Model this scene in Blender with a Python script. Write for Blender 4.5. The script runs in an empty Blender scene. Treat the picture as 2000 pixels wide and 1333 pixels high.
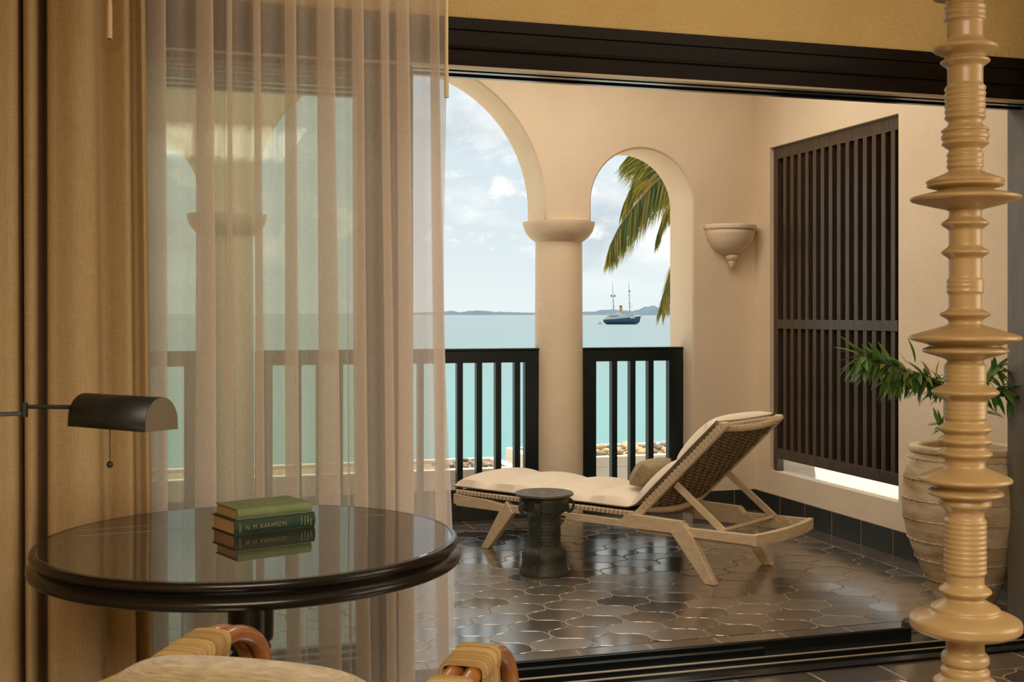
import bpy, bmesh, math, random
from mathutils import Vector, Matrix, noise
random.seed(7)
S = bpy.context.scene
COL = S.collection
R = math.radians

# ------------------------------------------------------------------ camera
CAM_H = 1.35
YAW = R(16.7)
FW = Vector((math.sin(YAW), math.cos(YAW), 0)); RT = Vector((math.cos(YAW), -math.sin(YAW), 0))
cam = bpy.data.cameras.new('camera'); cam_o = bpy.data.objects.new('camera', cam); COL.objects.link(cam_o)
cam_o.location = (0, 0, CAM_H); cam_o.rotation_euler = (R(90), 0, -YAW)
cam.sensor_width = 36; cam.lens = 2330 / 2000 * 36; cam.shift_y = -53.5 / 2000
cam.clip_start = 0.05; cam.clip_end = 90000
cam.dof.use_dof = True; cam.dof.focus_distance = 7.5; cam.dof.aperture_fstop = 16
S.camera = cam_o
S.view_settings.view_transform = 'Standard'; S.view_settings.look = 'None'
S.view_settings.gamma = 1; S.view_settings.use_curve_mapping = False
S.view_settings.exposure = 0.25
try:
    S.cycles.transparent_max_bounces = 32
    S.cycles.max_bounces = 10; S.cycles.diffuse_bounces = 5; S.cycles.glossy_bounces = 5
    S.cycles.caustics_reflective = False; S.cycles.caustics_refractive = False
    S.cycles.sample_clamp_indirect = 6
except Exception:
    pass

# ------------------------------------------------------------------ node helpers
def nn(nt, t, **kw):
    n = nt.nodes.new(t)
    for k, v in kw.items():
        if k.startswith('i_'): n.inputs[k[2:].replace('_', ' ')].default_value = v
        else: setattr(n, k, v)
    return n
def ramp(nt, fac, stops, interp='LINEAR'):
    r = nt.nodes.new('ShaderNodeValToRGB'); r.color_ramp.interpolation = interp
    e = r.color_ramp.elements
    while len(e) < len(stops): e.new(0.5)
    for el, (p, c) in zip(e, stops):
        el.position = p; el.color = (*c, 1) if len(c) == 3 else c
    nt.links.new(fac, r.inputs['Fac']); return r.outputs['Color']

# ------------------------------------------------------------------ world: hazy tropical sky with cumulus
W = bpy.data.worlds.new('sky'); S.world = W; W.use_nodes = True
nt = W.node_tree; nt.nodes.clear()
out = nn(nt, 'ShaderNodeOutputWorld'); bg = nn(nt, 'ShaderNodeBackground')
tc = nn(nt, 'ShaderNodeTexCoord'); sep = nn(nt, 'ShaderNodeSeparateXYZ')
nt.links.new(tc.outputs['Generated'], sep.inputs[0])
base = ramp(nt, sep.outputs['Z'], [(0.0, (0.66, 0.73, 0.73)), (0.07, (0.58, 0.67, 0.70)), (0.3, (0.50, 0.62, 0.70)), (1.0, (0.38, 0.52, 0.66))])
mp = nn(nt, 'ShaderNodeMapping'); mp.inputs['Scale'].default_value = (1, 1, 2.1); mp.inputs['Location'].default_value = (1.7, 2.6, 0.30)
nt.links.new(tc.outputs['Generated'], mp.inputs[0])
n1 = nn(nt, 'ShaderNodeTexNoise'); n1.inputs['Scale'].default_value = 5.2; n1.inputs['Detail'].default_value = 9; n1.inputs['Roughness'].default_value = 0.56
nt.links.new(mp.outputs[0], n1.inputs['Vector'])
mask = ramp(nt, n1.outputs['Fac'], [(0.42, (0, 0, 0)), (0.56, (1, 1, 1))])
hz = ramp(nt, sep.outputs['Z'], [(0.01, (0, 0, 0)), (0.06, (1, 1, 1))])
mm = nn(nt, 'ShaderNodeMath', operation='MULTIPLY'); nt.links.new(mask, mm.inputs[0]); nt.links.new(hz, mm.inputs[1])
n2 = nn(nt, 'ShaderNodeTexNoise'); n2.inputs['Scale'].default_value = 9; n2.inputs['Detail'].default_value = 6
nt.links.new(mp.outputs[0], n2.inputs['Vector'])
ccol = ramp(nt, n2.outputs['Fac'], [(0.36, (0.50, 0.57, 0.61)), (0.60, (0.93, 0.93, 0.91))])
mix = nn(nt, 'ShaderNodeMix', data_type='RGBA')
nt.links.new(mm.outputs[0], mix.inputs['Factor']); nt.links.new(base, mix.inputs['A']); nt.links.new(ccol, mix.inputs['B'])
mp3 = nn(nt, 'ShaderNodeMapping'); mp3.inputs['Scale'].default_value = (1, 1, 1.7); mp3.inputs['Location'].default_value = (0.4, 5.1, 0.2)
nt.links.new(tc.outputs['Generated'], mp3.inputs[0])
n3 = nn(nt, 'ShaderNodeTexNoise'); n3.inputs['Scale'].default_value = 11; n3.inputs['Detail'].default_value = 10; n3.inputs['Roughness'].default_value = 0.6
nt.links.new(mp3.outputs[0], n3.inputs['Vector'])
cm = ramp(nt, n3.outputs['Fac'], [(0.50, (0, 0, 0)), (0.57, (1, 1, 1))])
band = ramp(nt, sep.outputs['Z'], [(0.035, (0, 0, 0)), (0.05, (1, 1, 1)), (0.10, (1, 1, 1)), (0.15, (0.3, 0.3, 0.3))])
cmul = nn(nt, 'ShaderNodeMath', operation='MULTIPLY'); nt.links.new(cm, cmul.inputs[0]); nt.links.new(band, cmul.inputs[1])
mix2 = nn(nt, 'ShaderNodeMix', data_type='RGBA'); nt.links.new(cmul.outputs[0], mix2.inputs['Factor']); nt.links.new(mix.outputs['Result'], mix2.inputs['A'])
cc2 = ramp(nt, n3.outputs['Fac'], [(0.52, (0.60, 0.66, 0.69)), (0.62, (0.92, 0.92, 0.89)), (0.75, (0.98, 0.97, 0.94))])
nt.links.new(cc2, mix2.inputs['B'])
nt.links.new(mix2.outputs['Result'], bg.inputs['Color']); bg.inputs['Strength'].default_value = 1.06
nt.links.new(bg.outputs[0], out.inputs[0])

# ------------------------------------------------------------------ sun, added fill lights
def light(name, kind, loc, energy, color, rot=None, **kw):
    d = bpy.data.lights.new(name, kind); d.energy = energy; d.color = color
    for k, v in kw.items(): setattr(d, k, v)
    o = bpy.data.objects.new(name, d); COL.objects.link(o); o.location = loc
    if rot: o.rotation_euler = rot
    return o
sd = Vector((0.5 * 0.24, 0.87 * 0.24, 0.97)).normalized()          # towards the sun: high, over the sea, to the right
sun = light('sun', 'SUN', (8, 14, 30), 4.4, (1.0, 0.92, 0.80), angle=R(0.6))
sun.rotation_euler = sd.to_track_quat('Z', 'Y').to_euler()
# added fill lights without fittings: over the terrace and behind the camera
light('terrace_fill_light', 'AREA', (1.6, 5.9, 3.3), 60, (1.0, 0.88, 0.73), shape='RECTANGLE', size=3.6, size_y=1.6)
light('room_fill_light', 'AREA', (-0.2, -0.7, 2.6), 168, (1.0, 0.85, 0.66), shape='RECTANGLE', size=2.4, size_y=1.6)
light('stucco_fill_light', 'AREA', (1.9, 3.0, 2.80), 7, (1.0, 0.83, 0.58), rot=(R(58), 0, 0), shape='RECTANGLE', size=2.6, size_y=0.08)  # added to brighten the stucco above the header, no fitting there
light('room_side_fill', 'AREA', (3.3, 1.2, 1.5), 28, (1.0, 0.84, 0.66), rot=(0, R(90), 0), shape='RECTANGLE', size=1.6, size_y=1.6)  # added side fill, the right room wall has no window

# ------------------------------------------------------------------ materials
def mat(name, col, rough=0.6, metal=0.0, ior=1.5, var=None, var_scale=6.0, bump=0.0, bump_scale=60.0, stretch=None, sheen=0.0, coat=0.0, trans=0.0, detail=4, coords='Object', spec=None):
    m = bpy.data.materials.new(name); m.use_nodes = True
    nt = m.node_tree; p = nt.nodes['Principled BSDF']
    p.inputs['Base Color'].default_value = (*col, 1); p.inputs['Roughness'].default_value = rough
    p.inputs['Metallic'].default_value = metal; p.inputs['IOR'].default_value = ior
    p.inputs['Sheen Weight'].default_value = sheen; p.inputs['Coat Weight'].default_value = coat
    p.inputs['Coat Roughness'].default_value = 0.08
    if spec is not None: p.inputs['Specular IOR Level'].default_value = spec
    if var or bump:
        t = nn(nt, 'ShaderNodeTexCoord'); mpn = nn(nt, 'ShaderNodeMapping')
        if stretch: mpn.inputs['Scale'].default_value = stretch
        nt.links.new(t.outputs[coords], mpn.inputs[0])
    if var:
        n = nn(nt, 'ShaderNodeTexNoise'); n.inputs['Scale'].default_value = var_scale; n.inputs['Detail'].default_value = detail
        nt.links.new(mpn.outputs[0], n.inputs['Vector'])
        c = ramp(nt, n.outputs['Fac'], [(0.32, col), (0.68, var)])
        nt.links.new(c, p.inputs['Base Color'])
    if bump:
        n = nn(nt, 'ShaderNodeTexNoise'); n.inputs['Scale'].default_value = bump_scale; n.inputs['Detail'].default_value = 3
        nt.links.new(mpn.outputs[0], n.inputs['Vector'])
        b = nn(nt, 'ShaderNodeBump'); b.inputs['Strength'].default_value = bump; b.inputs['Distance'].default_value = 0.01
        nt.links.new(n.outputs['Fac'], b.inputs['Height']); nt.links.new(b.outputs[0], p.inputs['Normal'])
    return m

def cloth_mat(name, col, col2, see=0.0, transl=0.35, weave=420.0):
    m = bpy.data.materials.new(name); m.use_nodes = True; nt = m.node_tree; nt.nodes.clear()
    o = nn(nt, 'ShaderNodeOutputMaterial'); d = nn(nt, 'ShaderNodeBsdfDiffuse'); tr = nn(nt, 'ShaderNodeBsdfTranslucent')
    t = nn(nt, 'ShaderNodeTexCoord'); mpn = nn(nt, 'ShaderNodeMapping'); mpn.inputs['Scale'].default_value = (1, 1, 0.06)
    nt.links.new(t.outputs['Object'], mpn.inputs[0])
    n = nn(nt, 'ShaderNodeTexNoise'); n.inputs['Scale'].default_value = weave * 1.1; n.inputs['Detail'].default_value = 2
    nt.links.new(mpn.outputs[0], n.inputs['Vector'])
    mp2 = nn(nt, 'ShaderNodeMapping'); mp2.inputs['Scale'].default_value = (0.05, 0.05, 1)
    nt.links.new(t.outputs['Object'], mp2.inputs[0])
    n2 = nn(nt, 'ShaderNodeTexNoise'); n2.inputs['Scale'].default_value = weave * 1.9; n2.inputs['Detail'].default_value = 2
    nt.links.new(mp2.outputs[0], n2.inputs['Vector'])
    a = nn(nt, 'ShaderNodeMath', operation='ADD'); nt.links.new(n.outputs['Fac'], a.inputs[0]); nt.links.new(n2.outputs['Fac'], a.inputs[1])
    h = nn(nt, 'ShaderNodeMath', operation='MULTIPLY'); h.inputs[1].default_value = 0.5; nt.links.new(a.outputs[0], h.inputs[0])
    c = ramp(nt, h.outputs[0], [(0.36, col2), (0.62, col)])
    nt.links.new(c, d.inputs['Color']); nt.links.new(c, tr.inputs['Color'])
    m1 = nn(nt, 'ShaderNodeMixShader'); m1.inputs[0].default_value = transl
    nt.links.new(d.outputs[0], m1.inputs[1]); nt.links.new(tr.outputs[0], m1.inputs[2])
    if see > 0:
        tp = nn(nt, 'ShaderNodeBsdfTransparent'); m2 = nn(nt, 'ShaderNodeMixShader')
        th = ramp(nt, h.outputs[0], [(0.40, (see + 0.05,) * 3), (0.60, (see - 0.05,) * 3)])
        nt.links.new(th, m2.inputs[0]); nt.links.new(m1.outputs[0], m2.inputs[1]); nt.links.new(tp.outputs[0], m2.inputs[2])
        nt.links.new(m2.outputs[0], o.inputs[0])
    else:
        b = nn(nt, 'ShaderNodeBump'); b.inputs['Strength'].default_value = 0.25; b.inputs['Distance'].default_value = 0.002
        nt.links.new(h.outputs[0], b.inputs['Height']); nt.links.new(b.outputs[0], d.inputs['Normal'])
        nt.links.new(m1.outputs[0], o.inputs[0])
    return m

def glass_mat():
    m = bpy.data.materials.new('green_glass'); m.use_nodes = True; nt = m.node_tree; nt.nodes.clear()
    o = nn(nt, 'ShaderNodeOutputMaterial'); tp = nn(nt, 'ShaderNodeBsdfTransparent'); g = nn(nt, 'ShaderNodeBsdfGlossy')
    tp.inputs[0].default_value = (0.955, 0.985, 0.95, 1); g.inputs['Roughness'].default_value = 0.02
    f = nn(nt, 'ShaderNodeFresnel'); f.inputs[0].default_value = 1.45
    mx = nn(nt, 'ShaderNodeMixShader'); nt.links.new(f.outputs[0], mx.inputs[0]); nt.links.new(tp.outputs[0], mx.inputs[1]); nt.links.new(g.outputs[0], mx.inputs[2])
    nt.links.new(mx.outputs[0], o.inputs[0]); return m

def leaf_mat(name, cols, transl=0.4, rough=0.4):
    m = bpy.data.materials.new(name); m.use_nodes = True; nt = m.node_tree; p = nt.nodes['Principled BSDF']
    oi = nn(nt, 'ShaderNodeNewGeometry')
    oi2 = nn(nt, 'ShaderNodeObjectInfo')
    ad = nn(nt, 'ShaderNodeMath', operation='ADD'); nt.links.new(oi.outputs['Random Per Island'], ad.inputs[0]); nt.links.new(oi2.outputs['Random'], ad.inputs[1])
    fr = nn(nt, 'ShaderNodeMath', operation='FRACT'); nt.links.new(ad.outputs[0], fr.inputs[0])
    c = ramp(nt, fr.outputs[0], cols)
    nt.links.new(c, p.inputs['Base Color']); p.inputs['Roughness'].default_value = rough
    t = nn(nt, 'ShaderNodeBsdfTranslucent'); nt.links.new(c, t.inputs['Color'])
    mx = nn(nt, 'ShaderNodeMixShader'); mx.inputs[0].default_value = transl
    nt.links.new(p.outputs[0], mx.inputs[1]); nt.links.new(t.outputs[0], mx.inputs[2])
    nt.links.new(mx.outputs[0], nt.nodes['Material Output'].inputs[0]); return m

M = {}
M['plaster'] = mat('cream_plaster', (0.80, 0.67, 0.51), 0.75, var=(0.75, 0.62, 0.46), var_scale=2.5, bump=0.25, bump_scale=26, spec=0.25)
M['stucco'] = mat('ochre_stucco', (0.62, 0.46, 0.22), 0.9, var=(0.56, 0.40, 0.18), var_scale=3, bump=0.9, bump_scale=170, spec=0.1)
M['white'] = mat('white_paint', (0.86, 0.80, 0.70), 0.7, bump=0.1, bump_scale=30)
M['darkwood'] = mat('dark_wood', (0.0065, 0.0048, 0.0036), 0.34, var=(0.011, 0.007, 0.0045), var_scale=5, stretch=(1, 8, 8), bump=0.06, bump_scale=60, spec=0.12)
M['lattice'] = mat('stained_lattice_wood', (0.045, 0.030, 0.020), 0.26, var=(0.075, 0.052, 0.036), var_scale=7, stretch=(6, 6, 0.6), bump=0.08, bump_scale=80)
M['jamb'] = mat('sheen_grey_jamb_wood', (0.15, 0.135, 0.115), 0.3, var=(0.20, 0.18, 0.155), var_scale=6, stretch=(6, 6, 0.5), bump=0.08, bump_scale=70)  # dark wood, its grey sky sheen put into the base colour
M['rail'] = mat('black_green_paint', (0.004, 0.011, 0.011), 0.3, spec=0.35)
M['blacktile'] = mat('black_skirting_tile', (0.018, 0.022, 0.020), 0.35, var=(0.028, 0.032, 0.028), var_scale=9)
M['tile'] = mat('charcoal_glazed_tile', (0.066, 0.058, 0.048), 0.16, ior=6.0, var=(0.11, 0.097, 0.078), var_scale=5, bump=0.02, bump_scale=14)
def vary_tile(m):                    # each fired tile a little different in tone and gloss
    nt = m.node_tree; p = nt.nodes['Principled BSDF']; oi = nn(nt, 'ShaderNodeObjectInfo')
    r = nn(nt, 'ShaderNodeMapRange'); r.inputs['To Min'].default_value = 0.13; r.inputs['To Max'].default_value = 0.26; p.inputs['Specular Tint'].default_value = (1.0, 0.96, 0.89, 1)
    nt.links.new(oi.outputs['Random'], r.inputs['Value']); nt.links.new(r.outputs[0], p.inputs['Roughness'])
    src = p.inputs['Base Color'].links[0].from_socket; mx = nn(nt, 'ShaderNodeMix', data_type='RGBA', blend_type='MULTIPLY'); mx.inputs['Factor'].default_value = 1
    c = ramp(nt, oi.outputs['Random'], [(0.0, (0.75, 0.78, 0.82)), (0.5, (1, 1, 1)), (1.0, (1.5, 1.4, 1.25))])
    nt.links.new(src, mx.inputs['A']); nt.links.new(c, mx.inputs['B']); nt.links.new(mx.outputs['Result'], p.inputs['Base Color'])
vary_tile(M['tile'])
M['grout'] = mat('sandy_grout', (0.42, 0.31, 0.19), 0.9, var=(0.30, 0.22, 0.13), var_scale=20)
M['teak'] = mat('pale_teak', (0.64, 0.50, 0.33), 0.55, var=(0.76, 0.62, 0.44), var_scale=5, stretch=(3, 3, 14), bump=0.08, bump_scale=70)
M['rope'] = mat('taupe_rope_weave', (0.17, 0.12, 0.070), 0.85, var=(0.30, 0.22, 0.135), var_scale=60, bump=0.4, bump_scale=300)
M['lace'] = mat('beige_lacing', (0.50, 0.39, 0.25), 0.85)
M['cushion'] = mat('cream_canvas', (0.80, 0.70, 0.56), 0.9, var=(0.75, 0.65, 0.51), var_scale=9, bump=0.12, bump_scale=500, sheen=0.2)
M['pillow'] = mat('olive_grey_weave', (0.28, 0.22, 0.13), 0.95, var=(0.44, 0.36, 0.24), var_scale=90, bump=0.5, bump_scale=220)
M['bronze'] = mat('green_black_bronze', (0.022, 0.032, 0.026), 0.48, metal=0.35, var=(0.070, 0.070, 0.050), var_scale=16, bump=0.3, bump_scale=70)
M['bronzetop'] = mat('worn_bronze_top', (0.11, 0.10, 0.085), 0.42, metal=0.4, var=(0.17, 0.15, 0.12), var_scale=30, bump=0.3, bump_scale=90)
M['ceramic'] = mat('honey_lacquered_wood', (0.42, 0.29, 0.135), 0.36, var=(0.39, 0.265, 0.115), var_scale=4, coat=0.15)
M['jar'] = mat('weathered_terracotta', (0.66, 0.56, 0.42), 0.85, var=(0.36, 0.24, 0.10), var_scale=5.5, stretch=(1, 1, 3.2), bump=0.22, bump_scale=40, detail=8)
M['soil'] = mat('dark_soil', (0.03, 0.02, 0.012), 0.95, bump=0.8, bump_scale=60)
M['branch'] = mat('grey_brown_stem', (0.16, 0.11, 0.06), 0.8, bump=0.3, bump_scale=80)
M['leaf'] = leaf_mat('glossy_green_leaf', [(0.0, (0.045, 0.13, 0.03)), (0.5, (0.085, 0.21, 0.045)), (0.85, (0.19, 0.30, 0.06)), (1.0, (0.30, 0.37, 0.09))], 0.3, 0.35)
M['leaf_orange'] = leaf_mat('orange_leaf', [(0.0, (0.55, 0.22, 0.03)), (1.0, (0.48, 0.28, 0.05))], 0.4, 0.4)
M['palm'] = leaf_mat('palm_leaflet', [(0.0, (0.05, 0.10, 0.02)), (0.40, (0.14, 0.18, 0.025)), (0.65, (0.34, 0.27, 0.03)), (0.88, (0.60, 0.40, 0.05)), (1.0, (0.26, 0.14, 0.03))], 0.5, 0.5)
M['trunk'] = mat('palm_trunk', (0.22, 0.16, 0.10), 0.9, bump=0.6, bump_scale=20)
M['sheer'] = cloth_mat('sheer_voile', (0.98, 0.93, 0.88), (0.95, 0.88, 0.82), see=0.38, transl=0.62, weave=520)
M['linen'] = cloth_mat('ochre_linen', (0.56, 0.425, 0.245), (0.45, 0.33, 0.18), transl=0.12, weave=330)
M['linen_white'] = cloth_mat('cream_linen', (0.85, 0.76, 0.64), (0.74, 0.64, 0.52), transl=0.3, weave=330)
M['wand'] = mat('ivory_wand', (0.70, 0.56, 0.36), 0.4)
M['glass'] = glass_mat()
M['tabletop'] = mat('black_polished_stone', (0.030, 0.027, 0.020), 0.03, ior=2.5, var=(0.045, 0.038, 0.028), var_scale=30)
M['tablewood'] = mat('espresso_lacquered_wood', (0.007, 0.005, 0.0038), 0.24, coat=0.05, spec=0.35)
M['thin_line'] = mat('pale_thin_line', (0.36, 0.33, 0.26), 0.4)
M['book_light'] = mat('sage_green_cloth', (0.17, 0.225, 0.11), 0.8, var=(0.20, 0.26, 0.13), var_scale=20, bump=0.15, bump_scale=500)
M['book_dark'] = mat('bottle_green_cloth', (0.014, 0.042, 0.026), 0.7, var=(0.019, 0.052, 0.032), var_scale=20, bump=0.15, bump_scale=500)
M['pages'] = mat('tan_page_edges', (0.52, 0.33, 0.15), 0.9, var=(0.44, 0.27, 0.12), var_scale=8, stretch=(1, 1, 90))
M['gilt'] = mat('dull_gilt', (0.30, 0.23, 0.11), 0.5)
M['black_metal'] = mat('matt_black_metal', (0.008, 0.012, 0.013), 0.42)
M['cap_metal'] = mat('brushed_dark_brass', (0.13, 0.105, 0.065), 0.5)
M['rattan'] = mat('polished_rattan', (0.27, 0.095, 0.026), 0.25, var=(0.37, 0.15, 0.045), var_scale=9, coat=0.4)
M['cord'] = leaf_mat('seagrass_cord', [(0.0, (0.23, 0.145, 0.046)), (0.5, (0.32, 0.205, 0.072)), (1.0, (0.43, 0.29, 0.115))], 0.0, 0.8)
M['boucle'] = mat('slubby_tan_fabric', (0.25, 0.18, 0.085), 0.95, var=(0.42, 0.33, 0.18), var_scale=26, stretch=(1.2, 1.2, 14), bump=0.6, bump_scale=130, sheen=0.3)
M['track'] = mat('black_anodised_track', (0.010, 0.014, 0.015), 0.22, metal=0.3)
M['bright_metal'] = mat('satin_metal_strip', (0.42, 0.36, 0.27), 0.35, metal=0.5)
M['stonewhite'] = mat('white_coping', (0.80, 0.74, 0.64), 0.8)
M['sand'] = mat('pale_sand', (0.80, 0.70, 0.54), 0.95, var=(0.72, 0.62, 0.46), var_scale=0.8)
M['pebble'] = mat('grey_pebble', (0.20, 0.19, 0.16), 0.7, var=(0.34, 0.30, 0.23), var_scale=8)
M['pebble_tan'] = mat('tan_pebble', (0.50, 0.36, 0.19), 0.7, var=(0.62, 0.49, 0.30), var_scale=8)
M['hill'] = mat('haze_tinted_hill', (0.12, 0.165, 0.195), 1.0, var=(0.15, 0.20, 0.23), var_scale=0.004, spec=0.0)  # distance haze painted into the blue-grey hill colour
M['hull'] = mat('navy_hull', (0.020, 0.075, 0.125), 0.4)
M['shipwhite'] = mat('ship_white', (0.62, 0.64, 0.62), 0.5)
M['shipdark'] = mat('ship_windows', (0.05, 0.07, 0.08), 0.3)
M['funnel'] = mat('yellow_funnel', (0.62, 0.34, 0.03), 0.5)
M['mast'] = mat('mast_grey', (0.20, 0.20, 0.18), 0.6)

def sea_mat():
    m = bpy.data.materials.new('turquoise_sea'); m.use_nodes = True; nt = m.node_tree; p = nt.nodes['Principled BSDF']
    t = nn(nt, 'ShaderNodeTexCoord')
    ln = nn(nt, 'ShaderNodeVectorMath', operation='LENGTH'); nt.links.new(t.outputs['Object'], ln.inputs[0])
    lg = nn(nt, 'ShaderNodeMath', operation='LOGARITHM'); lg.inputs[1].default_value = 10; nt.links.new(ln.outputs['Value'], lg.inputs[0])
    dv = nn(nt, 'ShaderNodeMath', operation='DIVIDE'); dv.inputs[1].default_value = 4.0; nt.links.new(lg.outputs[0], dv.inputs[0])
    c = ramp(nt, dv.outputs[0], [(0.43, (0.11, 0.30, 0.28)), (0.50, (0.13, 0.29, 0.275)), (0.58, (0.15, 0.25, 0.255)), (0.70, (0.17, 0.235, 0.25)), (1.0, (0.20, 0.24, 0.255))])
    nt.links.new(c, p.inputs['Base Color']); p.inputs['Roughness'].default_value = 0.35; p.inputs['Specular IOR Level'].default_value = 0.35
    n = nn(nt, 'ShaderNodeTexNoise'); n.inputs['Scale'].default_value = 0.55; n.inputs['Detail'].default_value = 5
    nt.links.new(t.outputs['Object'], n.inputs['Vector'])
    b = nn(nt, 'ShaderNodeBump'); b.inputs['Strength'].default_value = 0.7; b.inputs['Distance'].default_value = 0.5
    nt.links.new(n.outputs['Fac'], b.inputs['Height']); nt.links.new(b.outputs[0], p.inputs['Normal'])
    return m
M['sea'] = sea_mat()

# ------------------------------------------------------------------ mesh builder
class MB:
    up = False
    def __init__(s): s.v = []; s.f = []
    def add(s, vs, fs):
        b = len(s.v); s.v += [tuple(p) for p in vs]; s.f += [tuple(i + b for i in f) for f in fs]; return s
    def box(s, a, b):
        (x0, y0, z0), (x1, y1, z1) = a, b
        return s.add([(x0, y0, z0), (x1, y0, z0), (x1, y1, z0), (x0, y1, z0), (x0, y0, z1), (x1, y0, z1), (x1, y1, z1), (x0, y1, z1)],
                     [(3, 2, 1, 0), (4, 5, 6, 7), (0, 1, 5, 4), (1, 2, 6, 5), (2, 3, 7, 6), (3, 0, 4, 7)])
    def obox(s, c, ax, ay, az):      # centre and three half-axis vectors
        c, ax, ay, az = map(Vector, (c, ax, ay, az)); vs = []
        for k in (-1, 1):
            for i, j in ((-1, -1), (1, -1), (1, 1), (-1, 1)): vs.append(c + ax * i + ay * j + az * k)
        return s.add(vs, [(3, 2, 1, 0), (4, 5, 6, 7), (0, 1, 5, 4), (1, 2, 6, 5), (2, 3, 7, 6), (3, 0, 4, 7)])
    def beam(s, p, q, w, h, side=None):   # rectangular bar from p to q, w along side, h along the other
        p, q = Vector(p), Vector(q); d = (q - p)
        sv = Vector(side) if side is not None else d.cross(Vector((0, 0, 1)))
        sv = (sv - d.normalized() * sv.dot(d.normalized())).normalized(); hv = d.normalized().cross(sv)
        return s.obox((p + q) / 2, d / 2, sv * w / 2, hv * h / 2)
    def prism(s, poly, d):           # planar polygon of 3-D points, extruded by d
        d = Vector(d); n = len(poly); a = [Vector(p) for p in poly]; b = [p + d for p in a]
        return s.add(a + b, [tuple(range(n))[::-1], tuple(range(n, 2 * n))] + [(i, (i + 1) % n, n + (i + 1) % n, n + i) for i in range(n)])
    def tube(s, pts, r, n=8, cap=True):
        pts = [Vector(p) for p in pts]; m = len(pts); rr = r if hasattr(r, '__len__') else [r] * m
        t0 = (pts[1] - pts[0]).normalized(); up = Vector((0, 0, 1)) if abs(t0.z) < 0.9 else Vector((1, 0, 0))
        x = t0.cross(up).normalized(); vs = []
        for i in range(m):
            t = (pts[min(i + 1, m - 1)] - pts[max(i - 1, 0)]).normalized()
            x = (x - t * x.dot(t)).normalized(); y = t.cross(x)
            for k in range(n):
                a = 2 * math.pi * k / n; vs.append(pts[i] + (x * math.cos(a) + y * math.sin(a)) * rr[i])
        fs = [(i * n + k, i * n + (k + 1) % n, (i + 1) * n + (k + 1) % n, (i + 1) * n + k) for i in range(m - 1) for k in range(n)]
        if cap: fs += [tuple(range(n))[::-1], tuple(range((m - 1) * n, m * n))]
        return s.add(vs, fs)
    def lathe(s, prof, c=(0, 0, 0), n=40, a0=0, a1=2 * math.pi):
        full = abs(a1 - a0 - 2 * math.pi) < 1e-6; k = n if full else n + 1; vs = []
        for r, z in prof:
            for i in range(k):
                a = a0 + (a1 - a0) * i / n; vs.append((c[0] + r * math.cos(a), c[1] + r * math.sin(a), c[2] + z))
        fs = []
        for j in range(len(prof) - 1):
            for i in range(n):
                i2 = (i + 1) % k; fs.append((j * k + i, j * k + i2, (j + 1) * k + i2, (j + 1) * k + i))
        if full:
            if prof[0][0] > 1e-4: fs.append(tuple(range(k))[::-1])
            if prof[-1][0] > 1e-4: fs.append(tuple(range((len(prof) - 1) * k, len(prof) * k)))
        return s.add(vs, fs)
    def grid(s, fn, nu, nv):
        vs = [fn(i / nu, j / nv) for i in range(nu + 1) for j in range(nv + 1)]
        return s.add(vs, [(i * (nv + 1) + j, (i + 1) * (nv + 1) + j, (i + 1) * (nv + 1) + j + 1, i * (nv + 1) + j + 1) for i in range(nu) for j in range(nv)])
    def ball(s, c, rx, ry=None, rz=None, n=12, m=8):
        ry = ry or rx; rz = rz or rx
        pr = [(math.sin(math.pi * j / m), -math.cos(math.pi * j / m)) for j in range(m + 1)]
        vs = []; 
        for r, z in pr:
            for i in range(n):
                a = 2 * math.pi * i / n; vs.append((c[0] + rx * r * math.cos(a), c[1] + ry * r * math.sin(a), c[2] + rz * z))
        return s.add(vs, [(j * n + i, j * n + (i + 1) % n, (j + 1) * n + (i + 1) % n, (j + 1) * n + i) for j in range(m) for i in range(n)])
    def mesh(s, name, material, smooth=False):
        me = bpy.data.meshes.new(name); me.from_pydata(s.v, [], s.f); me.materials.append(material)
        bm = bmesh.new(); bm.from_mesh(me); bmesh.ops.remove_doubles(bm, verts=bm.verts, dist=1e-6)
        bmesh.ops.recalc_face_normals(bm, faces=bm.faces)
        if s.up and sum(f.normal.z * f.calc_area() for f in bm.faces) < 0: bmesh.ops.reverse_faces(bm, faces=bm.faces)
        bm.to_mesh(me); bm.free()
        if smooth:
            me.polygons.foreach_set('use_smooth', [True] * len(me.polygons))
            try: me.set_sharp_from_angle(angle=R(40))
            except Exception: pass
        return me
    def build(s, name, material, parent=None, smooth=False, bevel=0, thick=0):
        o = bpy.data.objects.new(name, s.mesh(name, material, smooth)); COL.objects.link(o)
        if parent: attach(o, parent)
        if thick:
            md = o.modifiers.new('thickness', 'SOLIDIFY'); md.thickness = thick; md.offset = 0
        if bevel:
            md = o.modifiers.new('edge', 'BEVEL'); md.width = bevel; md.segments = 2; md.limit_method = 'ANGLE'; md.angle_limit = R(40)
        return o
def world_loc(o):
    v = Vector((0, 0, 0))
    while o: v += o.location; o = o.parent
    return v
def attach(o, parent):               # geometry is in world metres: cancel the parent's offset
    o.parent = parent; o.location = Vector(o.location) - world_loc(parent)
def tag(o, label, cat, group=None):
    o['label'] = label; o['category'] = cat
    if group: o['group'] = group
    return o
def thing(name, label, cat, loc, group=None):
    o = bpy.data.objects.new(name, None); o.empty_display_size = 0.1; COL.objects.link(o); o.location = loc
    return tag(o, label, cat, group)
def structure(o, label, cat):
    o['kind'] = 'structure'; return tag(o, label, cat)
def inst(name, me, parent, mw):      # an object that shares mesh data, at world matrix mw
    o = bpy.data.objects.new(name, me); COL.objects.link(o); o.parent = parent
    o.matrix_local = Matrix.Translation(-world_loc(parent)) @ mw
    return o
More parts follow.
